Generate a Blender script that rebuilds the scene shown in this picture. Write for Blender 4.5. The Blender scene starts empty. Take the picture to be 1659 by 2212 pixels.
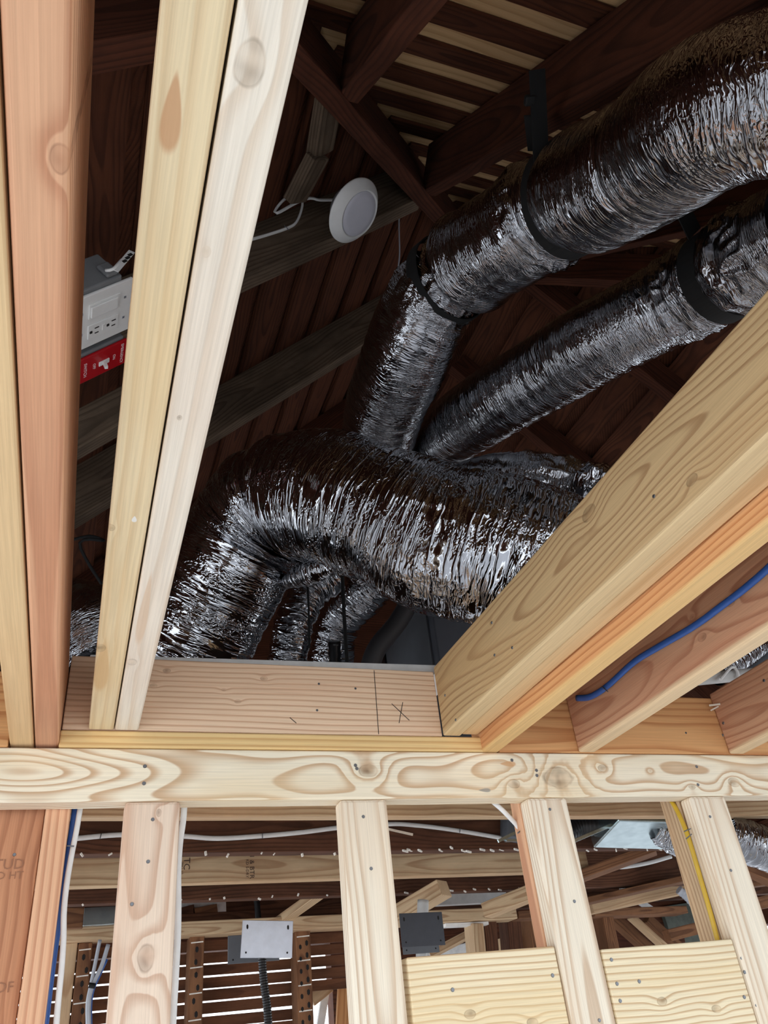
import bpy, bmesh, math, random
import numpy as np
from mathutils import Vector, Matrix

C = bpy.context.scene.collection
S = bpy.context.scene
random.seed(7)

# ---------------------------------------------------------------- camera
cam_data = bpy.data.cameras.new('camera')
cam = bpy.data.objects.new('camera', cam_data)
C.objects.link(cam)
cam_data.sensor_fit = 'VERTICAL'
cam_data.sensor_height = 24.0
cam_data.lens = 24.0 * 1715.8 / 2212.0
cam_data.clip_start = 0.02
cam.matrix_world = Matrix((
    (0.94287292, -0.1052206, -0.3161001, 0.0),
    (-0.31848438, -0.56311791, -0.76253913, 0.0),
    (-0.0977668, 0.81965044, -0.56445975, 1.97),
    (0, 0, 0, 1)))
S.camera = cam

# ---------------------------------------------------------------- daylight
world = bpy.data.worlds.new('sky')
S.world = world
world.use_nodes = True
wn = world.node_tree
wn.nodes['Background'].inputs[0].default_value = (0.88, 0.94, 1.0, 1)
wn.nodes['Background'].inputs[1].default_value = 1.6
S.view_settings.view_transform = 'Standard'
S.view_settings.look = 'None'
S.view_settings.gamma = 1.0
S.view_settings.use_curve_mapping = False
S.view_settings.exposure = 0.84
S.cycles.max_bounces = 8
S.cycles.diffuse_bounces = 5
S.cycles.glossy_bounces = 4
S.cycles.caustics_reflective = False
S.cycles.caustics_refractive = False


# ---------------------------------------------------------------- materials
def lin(c):
    return tuple((v / 255 / 12.92 if v / 255 <= 0.04045 else ((v / 255 + 0.055) / 1.055) ** 2.4) for v in c) + (1,)


class G:
    """tiny node-graph helper"""
    def __init__(self, name):
        self.m = bpy.data.materials.new(name)
        self.m.use_nodes = True
        self.t = self.m.node_tree
        self.b = self.t.nodes['Principled BSDF']

    def n(self, kind, **kw):
        x = self.t.nodes.new(kind)
        for k, v in kw.items():
            setattr(x, k, v)
        return x

    def put(self, sock, v):
        if isinstance(v, bpy.types.NodeSocket):
            self.t.links.new(v, sock)
        elif v is not None:
            sock.default_value = v

    def math(self, op, a, b=None, c=None, clamp=False):
        x = self.n('ShaderNodeMath', operation=op, use_clamp=clamp)
        for s, v in zip(x.inputs, (a, b, c)):
            self.put(s, v)
        return x.outputs[0]

    def add(self, a, b): return self.math('ADD', a, b)
    def sub(self, a, b): return self.math('SUBTRACT', a, b)
    def mul(self, a, b): return self.math('MULTIPLY', a, b)

    def ss(self, v, lo, hi, a=0.0, b=1.0):
        x = self.n('ShaderNodeMapRange', interpolation_type='SMOOTHSTEP')
        for s, q in zip(x.inputs, (v, lo, hi, a, b)):
            self.put(s, q)
        return x.outputs[0]

    def vec(self, x, y, z):
        c = self.n('ShaderNodeCombineXYZ')
        for s, v in zip(c.inputs, (x, y, z)):
            self.put(s, v)
        return c.outputs[0]

    def noise(self, v, scale=1.0, detail=2.0, rough=0.5):
        x = self.n('ShaderNodeTexNoise')
        self.put(x.inputs['Vector'], v)
        x.inputs['Scale'].default_value = scale
        x.inputs['Detail'].default_value = detail
        x.inputs['Roughness'].default_value = rough
        return x.outputs['Fac']

    def mix(self, f, a, b, mode='MIX'):
        x = self.n('ShaderNodeMix', data_type='RGBA', blend_type=mode)
        self.put(x.inputs[0], f)
        self.put(x.inputs[6], a)
        self.put(x.inputs[7], b)
        return x.outputs[2]

    def bump(self, h, strength, dist):
        x = self.n('ShaderNodeBump')
        self.put(x.inputs['Height'], h)
        x.inputs['Strength'].default_value = strength
        x.inputs['Distance'].default_value = dist
        self.put(self.b.inputs['Normal'], x.outputs[0])
        return x

    def xyz(self):
        tc = self.n('ShaderNodeTexCoord')
        sp = self.n('ShaderNodeSeparateXYZ')
        self.t.links.new(tc.outputs['Object'], sp.inputs[0])
        return sp.outputs

    def set(self, **kw):
        for k, v in kw.items():
            self.put(self.b.inputs[k], v)


def wood(name, light, dark, ring=0.006, pith=(-0.06, 0.0), warp=0.012, wx=1.3, tilt=0.0, knots=(), tint=None,
         amount=0.75, rough=0.72, rnd=True, grime=0.0, tintamt=0.45, start=0.35, stains=(), pale_edge=None, swirls=()):
    g = G(name)
    x, y, z = g.xyz()
    if rnd:
        oi = g.n('ShaderNodeObjectInfo')
        off = g.mul(oi.outputs['Random'], 61.0)
    else:
        off = 3.7
    xo = g.add(x, off)
    n1 = g.noise(g.vec(g.mul(xo, wx), g.mul(y, 2.5), g.mul(z, 2.5)), 1.0, 2.0)
    n2 = g.noise(g.vec(g.add(g.mul(xo, wx * 1.3), 20.0), g.mul(y, 4.0), g.mul(z, 4.0)), 1.0, 2.0)
    yy = g.add(g.sub(y, pith[0]), g.mul(g.sub(n1, 0.5), warp * 6))
    if tilt:
        yy = g.add(yy, g.mul(x, tilt))
    zz = g.add(g.sub(z, pith[1]), g.mul(g.sub(n2, 0.5), warp * 5))
    r = g.math('SQRT', g.add(g.mul(yy, yy), g.mul(zz, zz)))
    kmask = None
    for k in knots:
        kx, kc, kr, ax = k
        c = z if ax == 'y' else y
        dx = g.mul(g.sub(x, kx), 0.62)
        dc = g.sub(c, kc)
        wob = g.mul(g.sub(g.noise(g.vec(g.mul(x, 40.0), g.mul(y, 40.0), g.mul(z, 40.0)), 1.0, 2.0), 0.5), kr * 0.6)
        d = g.add(g.math('SQRT', g.add(g.mul(dx, dx), g.mul(dc, dc))), wob)
        q = g.math('DIVIDE', d, kr * 2.4)
        r = g.add(r, g.mul(g.math('EXPONENT', g.mul(g.mul(q, q), -1.0)), kr * 1.5))
        core = g.math('MAXIMUM', g.mul(g.ss(d, kr * 0.88, kr * 1.08, 1.0, 0.0), g.ss(d, 0.0, kr * 0.9, 1.0, 0.55)), g.mul(g.ss(g.math('ABSOLUTE', g.sub(d, kr * 1.0)), 0.0, kr * 0.22, 1.0, 0.0), 0.8))
        kmask = core if kmask is None else g.math('MAXIMUM', kmask, core)
    for wx_, wc, ww, wa, stretch in swirls:
        dx = g.mul(g.sub(x, wx_), stretch)
        dc = g.sub(z, wc)
        wob = g.mul(g.sub(n1, 0.5), ww * 0.8)
        q = g.math('DIVIDE', g.add(g.math('SQRT', g.add(g.mul(dx, dx), g.mul(dc, dc))), wob), ww)
        r = g.add(r, g.mul(g.math('EXPONENT', g.mul(g.mul(q, q), -1.0)), wa))
    t = g.math('FRACT', g.math('DIVIDE', r, ring))
    late = g.mul(g.ss(t, start, 0.88), g.ss(t, 0.90, 1.0, 1.0, 0.0))
    fib = g.noise(g.vec(g.mul(xo, 7.0), g.mul(y, 420.0), g.mul(z, 420.0)), 1.0, 2.0, 0.6)
    blo = g.noise(g.vec(g.mul(xo, 2.2), g.mul(y, 9.0), g.mul(z, 9.0)), 1.0, 3.0)
    col = g.mix(g.mul(late, amount), lin(light), lin(dark))
    if tint:
        col = g.mix(g.ss(blo, 0.42, 0.68, 0.0, tintamt), col, lin(tint))
    if pale_edge:           # paler colour mixed in along the board's lower edge
        col = g.mix(g.ss(g.add(z, g.mul(g.sub(n1, 0.5), 0.012)), pale_edge[0] - 0.004, pale_edge[0] + 0.004, pale_edge[2], 0.0), col, lin(pale_edge[1]))
    sh = g.ss(fib, 0.25, 0.75, 0.90, 1.05)
    if grime:
        gr = g.noise(g.vec(g.mul(xo, 5.0), g.mul(y, 14.0), g.mul(z, 14.0)), 1.0, 5.0, 0.65)
        sh = g.mul(sh, g.ss(gr, 0.3, 0.72, 1.0 - grime, 1.08))
    col = g.mix(1.0, col, col_from(g, sh), 'MULTIPLY')
    for sx, sc, srx, src_, scol, ax in stains:
        c = z if ax == 'y' else y
        dx = g.math('DIVIDE', g.sub(x, sx), srx)
        dc = g.math('DIVIDE', g.sub(c, sc), g.mul(g.math('MAXIMUM', g.add(1.0, g.mul(dx, 0.55)), 0.1), src_))
        d = g.math('SQRT', g.add(g.mul(dx, dx), g.mul(dc, dc)))
        col = g.mix(g.ss(d, 0.8, 1.1, 0.8, 0.0), col, lin(scol))
    if kmask is not None:
        kn = g.noise(g.vec(g.mul(x, 45.0), g.mul(y, 45.0), g.mul(z, 45.0)), 1.0, 1.0)
        kd = tuple(v * 0.62 for v in dark)
        kc2 = g.mix(g.ss(kn, 0.25, 0.75), lin(kd), lin(tuple(0.5 * (a + b) for a, b in zip(light, dark))))
        col = g.mix(g.mul(kmask, 0.8), col, kc2)
    g.set(**{'Base Color': col, 'Roughness': rough, 'Specular IOR Level': 0.25})
    g.bump(g.add(g.mul(late, -0.5), g.mul(fib, 0.6)), 0.35, 0.0012)
    return g.m


def col_from(g, v):
    c = g.n('ShaderNodeCombineColor')
    for s in c.inputs:
        g.put(s, v)
    return c.outputs[0]


def plain(name, rgb, rough=0.5, metal=0.0, spec=0.5, mottle=0.0, scale=30.0):
    g = G(name)
    g.set(Roughness=rough, Metallic=metal)
    g.put(g.b.inputs['Specular IOR Level'], spec)
    x, y, z = g.xyz()
    nz = g.noise(g.vec(x, y, z), scale, 4.0, 0.6)
    col = g.mix(1.0, lin(rgb), col_from(g, g.ss(nz, 0.25, 0.75, 1.0 - mottle, 1.0 + mottle)), 'MULTIPLY')
    g.put(g.b.inputs['Base Color'], col)
    return g.m


def foil_mat(name, su=6.0, sv=150.0, iso=60.0, strength=0.6, rough=0.10, base=(166, 167, 171), wobble=0.03, crumple=0.4):
    g = G(name)
    uv = g.n('ShaderNodeUVMap')
    sp = g.n('ShaderNodeSeparateXYZ')
    g.t.links.new(uv.outputs[0], sp.inputs[0])
    u, v = sp.outputs[0], sp.outputs[1]
    wob = g.mul(g.noise(g.vec(g.mul(u, 9.0), g.mul(v, 9.0), 0.0), 1.0, 2.0), wobble)
    vv = g.add(v, wob)

    def ridge(su_, sv_, off, power):
        a = g.noise(g.vec(g.mul(u, su_), g.mul(vv, sv_), off), 1.0, 1.0, 0.5)
        q = g.sub(1.0, g.math('ABSOLUTE', g.mul(g.sub(a, 0.5), 5.0)))
        return g.math('POWER', g.math('MAXIMUM', q, 0.0), power)
    m1 = g.ss(g.noise(g.vec(g.mul(u, 8.0), g.mul(v, 10.0), 9.0), 1.0, 2.0), 0.40, 0.60)
    m2 = g.ss(g.noise(g.vec(g.mul(u, 11.0), g.mul(v, 14.0), 19.0), 1.0, 2.0), 0.44, 0.60)
    m0 = g.ss(g.noise(g.vec(g.mul(u, 4.0), g.mul(v, 5.0), 29.0), 1.0, 2.0), 0.36, 0.58, 0.25, 1.0)
    h1 = g.mul(ridge(su, sv * 0.55, 1.0, 3.5), m0)
    h2 = g.mul(g.mul(ridge(su * 3.0, sv * 1.4, 4.0, 2.5), m1), 0.45)
    h3 = g.mul(g.mul(ridge(iso, iso * 1.6, 7.0, 2.0), m2), crumple)
    fine = g.mul(g.noise(g.vec(g.mul(u, 110.0), g.mul(vv, 200.0), 5.0), 1.0, 2.0), 0.10)
    h = g.add(g.add(h1, h2), g.add(h3, fine))
    g.set(Metallic=1.0, Roughness=rough)
    g.put(g.b.inputs['Base Color'], lin(base))
    g.bump(h, strength, 0.0045)
    return g.m


PALE, PALE_D = (232, 214, 178), (188, 148, 104)
M = {}
M['plate'] = wood('pale spruce plate', (240, 228, 203), (196, 158, 120), ring=0.0062, pith=(0.046, 0.004), warp=0.013, wx=1.7, start=0.4,
                  knots=((1.037, 0.007, 0.011, 'y'), (1.436, -0.006, 0.019, 'y'), (1.548, 0.013, 0.007, 'y'), (1.335, -0.017, 0.008, 'y'),
                         (1.662, 0.009, 0.004, 'y'), (1.756, -0.025, 0.005, 'y'), (1.869, -0.016, 0.009, 'y')), tint=(230, 204, 162), rnd=False, amount=0.85, swirls=((0.44, 0.004, 0.034, 0.040, 0.14),),
                  stains=(((0.7194, 1.4000, 2.3735)[0] + 0.55, (0.7194, 1.4000, 2.3735)[2] - (1.97 + 0.433), 0.013, 0.0035, (150, 146, 138), 'y'), (1.33, 0.0214, 0.018, 0.005, (206, 158, 112), 'y'),))
M['stud'] = wood('pale spruce stud', (238, 226, 205), (198, 168, 138), ring=0.0058, pith=(-0.05, 0.01), warp=0.009, wx=0.9, tint=(230, 208, 180))
M['stud_pink'] = wood('pinkish spruce stud', (230, 208, 186), (196, 158, 132), ring=0.0075, pith=(-0.05, 0.0), warp=0.012, wx=0.9,
                      knots=((2.09, 0.004, 0.011, 'y'), (2.30, 0.01, 0.004, 'y')), tint=(216, 178, 150))
M['yellow'] = wood('yellow spruce', (234, 215, 176), (206, 172, 126), ring=0.016, pith=(-0.03, -0.05), warp=0.006, wx=0.8, tint=(226, 196, 146), amount=0.4, rnd=False,
                    knots=((1.357, 0.016, 0.007, 'z'), (1.051, 0.017, 0.004, 'z')),
                    stains=((0.567, 0.0064, 0.028, 0.0062, (198, 150, 108), 'z'), (1.42, 0.010, 0.09, 0.010, (214, 178, 128), 'z'), (1.030, -0.0056, 0.006, 0.0025, (238, 240, 238), 'z')))
M['block'] = wood('pale blocking spruce', (238, 222, 188), (190, 150, 106), ring=0.0105, pith=(0.02, -0.19), warp=0.010, wx=1.1, start=0.5, tint=(230, 202, 152), knots=((0.21, 0.035, 0.006, 'y'), (0.10, 0.055, 0.006, 'y')))
M['white_wood'] = wood('white spruce', (240, 231, 214), (212, 188, 160), ring=0.022, pith=(-0.04, -0.05), warp=0.010, wx=0.9, rnd=False,
                       tint=(230, 212, 192), amount=0.5, knots=((0.523, 0.0064, 0.0085, 'z'), (0.666, 0.012, 0.003, 'z'), (1.398, 0.0116, 0.0065, 'z'), (0.855, 0.009, 0.002, 'z')),
                       stains=((1.24, 0.008, 0.10, 0.006, (222, 196, 168), 'z'),))
M['header'] = wood('rosy fir header', (232, 200, 168), (190, 144, 112), ring=0.010, pith=(0.02, -0.16), warp=0.007, wx=0.9, start=0.5, rnd=False,
                   knots=((0.165, 0.046, 0.004, 'y'), (0.144, 0.016, 0.0035, 'y'), (0.296, -0.009, 0.0035, 'y'), (0.270, 0.013, 0.003, 'y'), (0.345, 0.038, 0.004, 'y')), tint=(218, 172, 138))
M['rose'] = wood('rosy fir', (220, 172, 136), (182, 124, 92), ring=0.011, pith=(0.0, -0.12), warp=0.004, wx=0.6, tint=(210, 152, 116), amount=0.7, rnd=False,
                 knots=((0.60, -0.013, 0.006, 'z'),))
M['tanjoist'] = wood('tan fir', (226, 196, 150), (190, 148, 102), ring=0.012, pith=(0.0, -0.12), warp=0.006, wx=0.7, tint=(216, 178, 130), amount=0.65)
M['beam'] = wood('tan beam fir', (202, 171, 126), (156, 118, 80), ring=0.0085, pith=(0.050, 0.015), warp=0.019, wx=1.2, start=0.5, pale_edge=(-0.066, (222, 196, 152), 0.8), rnd=False,
                 knots=((1.07, 0.043, 0.010, 'y'), (0.87, -0.045, 0.006, 'y'), (1.41, 0.037, 0.003, 'y')), tint=(198, 160, 112))
M['orange'] = wood('orange fir', (218, 164, 110), (176, 112, 66), ring=0.010, pith=(0.035, -0.02), warp=0.012, wx=0.9, start=0.45, tint=(204, 142, 90))
M['redjoist'] = wood('reddish fir joist', (204, 156, 122), (164, 108, 80), ring=0.011, pith=(0.06, 0.0), warp=0.018, wx=1.3, start=0.5, pale_edge=(-0.062, (232, 206, 166), 0.85), rnd=False,
                     knots=((1.245, -0.020, 0.006, 'y'), (1.16, 0.0, 0.005, 'y'), (1.25, 0.02, 0.005, 'y')), tint=(192, 136, 104))
M['orangejoist'] = wood('orange fir joist', (218, 164, 112), (176, 112, 66), ring=0.010, pith=(0.035, -0.02), warp=0.012, wx=0.9, start=0.45, tint=(200, 140, 96), pale_edge=(-0.065, (228, 190, 130), 0.9))
M['ledger'] = wood('yellow fir ledger', (230, 196, 138), (198, 152, 96), ring=0.012, pith=(0.0, -0.1), warp=0.004, wx=0.6, tint=(222, 176, 112))
M['oldtan'] = wood('weathered tan stud', (206, 178, 142), (160, 122, 88), ring=0.009, pith=(-0.06, 0.0), warp=0.012, tint=(190, 150, 112), grime=0.12)
M['old'] = wood('dark old fir', (104, 68, 48), (66, 40, 28), ring=0.008, pith=(-0.06, 0.0), warp=0.014, tint=(84, 52, 38), rough=0.85, grime=0.4)
M['oldmid'] = wood('brown old fir', (140, 98, 68), (94, 60, 42), ring=0.008, pith=(-0.06, 0.0), warp=0.014, tint=(118, 80, 56), rough=0.85, grime=0.35)
M['lath'] = wood('brown lath', (110, 72, 50), (80, 50, 36), ring=0.009, pith=(-0.06, 0.0), warp=0.01, tint=(140, 92, 62), rough=0.85, grime=0.35)
M['rafter'] = wood('old reddish rafter', (90, 50, 33), (58, 31, 20), ring=0.008, pith=(-0.06, 0.0), warp=0.012, tint=(88, 50, 35), rough=0.85, grime=0.35)
M['greyrafter'] = wood('grey weathered rafter', (124, 106, 88), (88, 72, 58), ring=0.008, pith=(-0.06, 0.0), warp=0.012, tint=(94, 78, 62), rough=0.88, grime=0.4)
M['sheath'] = wood('roof sheathing', (98, 57, 37), (62, 34, 23), ring=0.010, pith=(-0.05, 0.0), warp=0.02, tint=(90, 50, 33), rough=0.85, grime=0.3)
M['ply'] = wood('pale plywood', (218, 180, 132), (194, 152, 106), ring=0.03, pith=(-0.2, 0.0), warp=0.03, rough=0.8)
M['panel'] = wood('brown plywood panel', (196, 142, 106), (150, 98, 70), ring=0.020, pith=(0.05, 0.02), warp=0.03, wx=1.5,
                  knots=((2.10, -0.1, 0.014, 'y'),), tint=(180, 122, 88))
M['concrete'] = plain('concrete', (178, 178, 180), 0.9, mottle=0.15, scale=3.0)
M['foil'] = foil_mat('silver foil wrap', su=15.0, sv=210.0, iso=70.0, strength=0.42, rough=0.13)
M['foil3'] = foil_mat('silver foil wrap with long folds', su=7.0, sv=92.0, iso=64.0, strength=0.55, rough=0.07, wobble=0.014, crumple=0.5)
M['foil2'] = foil_mat('silver foil wrap crumpled', su=9.0, sv=90.0, iso=55.0, strength=0.8)
M['black'] = plain('black strap', (10, 10, 10), 0.8, mottle=0.2)
M['blackplastic'] = plain('black plastic', (20, 20, 22), 0.35)
M['white'] = plain('white plastic', (232, 232, 230), 0.4, mottle=0.03)
M['lens'] = plain('frosted lens', (214, 214, 224), 0.35, mottle=0.02)
M['paint'] = plain('white paint', (226, 226, 224), 0.5, mottle=0.08)
M['paper'] = plain('white paper facing', (240, 240, 238), 0.7, mottle=0.1)
M['red'] = plain('red plate', (178, 18, 28), 0.35, mottle=0.04)
M['greybox'] = plain('grey plastic box', (120, 122, 124), 0.6, mottle=0.06)
M['greymetal'] = plain('grey enamel', (92, 96, 102), 0.45, mottle=0.05)
M['furnace'] = plain('slate grey cabinet', (84, 88, 96), 0.5, mottle=0.05)
M['darkgrey'] = plain('dark grey plastic', (58, 56, 58), 0.6)
M['steel'] = plain('brushed steel', (196, 202, 214), 0.38, metal=0.85, mottle=0.06)
M['darkplate'] = plain('dark steel', (70, 72, 78), 0.45, metal=0.6, mottle=0.06)
M['galv'] = plain('galvanised sheet', (190, 204, 206), 0.25, metal=1.0, mottle=0.12)
M['nail'] = plain('nail steel', (120, 122, 126), 0.45, metal=0.9)
M['hole'] = plain('dark hole', (26, 22, 20), 0.9)
M['blue'] = plain('blue cable', (46, 92, 168), 0.42, mottle=0.06)
M['cable'] = plain('white cable', (222, 222, 220), 0.42, mottle=0.05)
M['greycable'] = plain('grey cable', (176, 180, 188), 0.42, mottle=0.05)
M['yellowcable'] = plain('yellow cable', (196, 160, 44), 0.5, mottle=0.08)
M['pvc'] = plain('grey pvc', (190, 190, 188), 0.45, mottle=0.06)
M['copper'] = plain('copper', (214, 150, 120), 0.35, metal=0.8)
M['ink'] = plain('stamp ink', (70, 52, 44), 0.9)
M['faintink'] = plain('faint ink', (150, 104, 78), 0.9)
M['whiteink'] = plain('white ink', (230, 214, 214), 0.6)
M['plaster'] = plain('plaster crumbs', (226, 220, 210), 0.9, mottle=0.2)
M['tarp'] = plain('grey green cloth', (84, 88, 80), 0.8, mottle=0.2)


# ---------------------------------------------------------------- builders
def link(name, me, mat, parent=None, mw=None):
    o = bpy.data.objects.new(name, me)
    C.objects.link(o)
    if mat is not None and len(me.materials) == 0:
        me.materials.append(M[mat] if isinstance(mat, str) else mat)
    if parent is not None:
        o.parent = parent
        if mw is not None:
            o.matrix_world = mw
            o.matrix_parent_inverse = parent.matrix_world.inverted()
            o.matrix_basis = mw
    elif mw is not None:
        o.matrix_world = mw
    return o


def tag(o, label, cat, group=None, kind=None):
    o['label'] = label
    if cat:
        o['category'] = cat
    if group:
        o['group'] = group
    if kind:
        o['kind'] = kind
    return o


def empty(name, loc, label=None, cat=None, group=None, kind=None):
    o = bpy.data.objects.new(name, None)
    o.empty_display_size = 0.05
    C.objects.link(o)
    o.matrix_world = Matrix.Translation(Vector(loc))
    if label:
        tag(o, label, cat, group, kind)
    elif kind:
        o['kind'] = kind
    return o


def frame(a, xdir, zdir):
    x = Vector(xdir).normalized()
    z = Vector(zdir)
    z = (z - x * z.dot(x)).normalized()
    y = z.cross(x)
    return Matrix(((x.x, y.x, z.x, a[0]), (x.y, y.y, z.y, a[1]), (x.z, y.z, z.z, a[2]), (0, 0, 0, 1)))


BOXF = ((0, 1, 3, 2), (4, 6, 7, 5), (0, 4, 5, 1), (2, 3, 7, 6), (0, 2, 6, 4), (1, 5, 7, 3))


def box_mesh(name, x, y, z, bevel=0.0, seg=2, jit=0.0):
    vs = [(a, b, c) for a in x for b in y for c in z]
    if jit:
        vs = [tuple(q + random.uniform(-jit, jit) for q in v) for v in vs]
    me = bpy.data.meshes.new(name)
    bm = bmesh.new()
    vv = [bm.verts.new(v) for v in vs]
    for f in BOXF:
        bm.faces.new([vv[i] for i in f])
    bmesh.ops.recalc_face_normals(bm, faces=bm.faces)
    if bevel:
        bmesh.ops.bevel(bm, geom=list(bm.edges), offset=bevel, segments=seg, profile=0.5, affect='EDGES')
        for f in bm.faces:
            f.smooth = False
    bm.to_mesh(me)
    bm.free()
    return me


def board(name, a, b, w, t, wdir, mat, parent=None, bevel=0.003, jit=0.0):
    """a timber from a to b: width w along wdir, thickness t across"""
    a, b = Vector(a), Vector(b)
    L = (b - a).length
    me = box_mesh(name, (0, L), (-t / 2, t / 2), (-w / 2, w / 2), bevel, 2, jit)
    return link(name, me, mat, parent, frame(a, b - a, wdir))


def box(name, x, y, z, axis, mat, parent=None, bevel=0.003):
    xc, yc, zc = sum(x) / 2, sum(y) / 2, sum(z) / 2
    dx, dy, dz = x[1] - x[0], y[1] - y[0], z[1] - z[0]
    if axis == 'x':
        return board(name, (x[0], yc, zc), (x[1], yc, zc), dz, dy, (0, 0, 1), mat, parent, bevel)
    if axis == 'y':
        return board(name, (xc, y[0], zc), (xc, y[1], zc), dz, dx, (0, 0, 1), mat, parent, bevel)
    return board(name, (xc, yc, z[0]), (xc, yc, z[1]), dx, dy, (1, 0, 0), mat, parent, bevel)


def spline(pts, n):
    """Catmull-Rom through pts (any dimension), resampled to n about evenly spaced points"""
    p = np.array(pts, float)
    if len(p) == 2:
        t = np.linspace(0, 1, n)[:, None]
        return p[0] * (1 - t) + p[1] * t
    q = np.vstack([2 * p[0] - p[1], p, 2 * p[-1] - p[-2]])
    out = []
    for i in range(1, len(q) - 2):
        t = np.linspace(0, 1, 60, endpoint=False)[:, None]
        a, b, c, d = q[i - 1], q[i], q[i + 1], q[i + 2]
        out.append(0.5 * (2 * b + (c - a) * t + (2 * a - 5 * b + 4 * c - d) * t ** 2 + (3 * b - a - 3 * c + d) * t ** 3))
    out = np.vstack(out + [p[-1:]])
    s = np.concatenate([[0], np.cumsum(np.linalg.norm(np.diff(out[:, :3], axis=0), axis=1))])
    u = np.linspace(0, s[-1], n)
    return np.stack([np.interp(u, s, out[:, k]) for k in range(out.shape[1])], 1)


def frames(c):
    t = np.gradient(c, axis=0)
    t /= np.linalg.norm(t, axis=1)[:, None]
    u = np.zeros_like(c)
    ref = np.array([0, 0, 1.0]) if abs(t[0][2]) < 0.9 else np.array([1.0, 0, 0])
    v = ref - t[0] * ref.dot(t[0])
    u[0] = v / np.linalg.norm(v)
    for i in range(1, len(c)):
        v = u[i - 1] - t[i] * u[i - 1].dot(t[i])
        u[i] = v / np.linalg.norm(v)
    return t, u, np.cross(t, u)


def grid_mesh(name, P, closed=True, uv=None, smooth=True, caps=False):
    n, m = P.shape[:2]
    me = bpy.data.meshes.new(name)
    i = np.arange(n - 1)[:, None]
    j = np.arange(m if closed else m - 1)[None, :]
    j2 = (j + 1) % m
    F = np.stack([i * m + j, i * m + j2, (i + 1) * m + j2, (i + 1) * m + j], -1).reshape(-1, 4)
    faces = F.tolist()
    if caps:
        faces.append(list(range(m))[::-1])
        faces.append(list(range((n - 1) * m, n * m)))
    me.from_pydata(P.reshape(-1, 3).tolist(), [], faces)
    if uv is not None:
        lay = me.uv_layers.new(name='UVMap')
        U, V = uv
        uu = np.zeros((len(F), 4, 2))
        jj = np.broadcast_to(j, (n - 1, j.shape[1])).reshape(-1)
        ii = np.broadcast_to(i, (n - 1, j.shape[1])).reshape(-1)
        uu[:, 0] = np.stack([U[jj], V[ii]], -1)
        uu[:, 1] = np.stack([U[jj + 1], V[ii]], -1)
        uu[:, 2] = np.stack([U[jj + 1], V[ii + 1]], -1)
        uu[:, 3] = np.stack([U[jj], V[ii + 1]], -1)
        flat = uu.reshape(-1)
        full = np.zeros(len(me.loops) * 2)
        full[:len(flat)] = flat
        lay.data.foreach_set('uv', full)
    if smooth:
        me.polygons.foreach_set('use_smooth', [True] * len(F) + [False] * (len(faces) - len(F)))
    me.update()
    return me


def tube(name, pts, r, mat, parent=None, sides=10, step=0.012, flat=1.0, rib=0.0, rib_pitch=0.006):
    p = np.array(pts, float)
    n = max(6, int(np.linalg.norm(np.diff(p, axis=0), axis=1).sum() / step))
    c = spline(p, n)
    t, u, v = frames(c)
    a = np.linspace(0, 2 * np.pi, sides, endpoint=False)
    s = np.concatenate([[0], np.cumsum(np.linalg.norm(np.diff(c, axis=0), axis=1))])
    rr = r + rib * np.sin(s / rib_pitch * 2 * np.pi)
    o = c[0]
    P = (c - o)[:, None, :] + rr[:, None, None] * (np.cos(a)[None, :, None] * u[:, None, :] + flat * np.sin(a)[None, :, None] * v[:, None, :])
    me = grid_mesh(name, P, True, None, True, True)
    return link(name, me, mat, parent, Matrix.Translation(Vector(o)))


_RNG = np.random.default_rng(5)
_TAB = _RNG.random((64, 64, 64))


def vnoise(x, y, z):
    xi, yi, zi = np.floor(x).astype(int), np.floor(y).astype(int), np.floor(z).astype(int)
    fx, fy, fz = x - xi, y - yi, z - zi
    fx, fy, fz = (q * q * (3 - 2 * q) for q in (fx, fy, fz))
    out = 0
    for dx in (0, 1):
        for dy in (0, 1):
            for dz in (0, 1):
                w = (fx if dx else 1 - fx) * (fy if dy else 1 - fy) * (fz if dz else 1 - fz)
                out = out + w * _TAB[(xi + dx) % 64, (yi + dy) % 64, (zi + dz) % 64]
    return out


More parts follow.
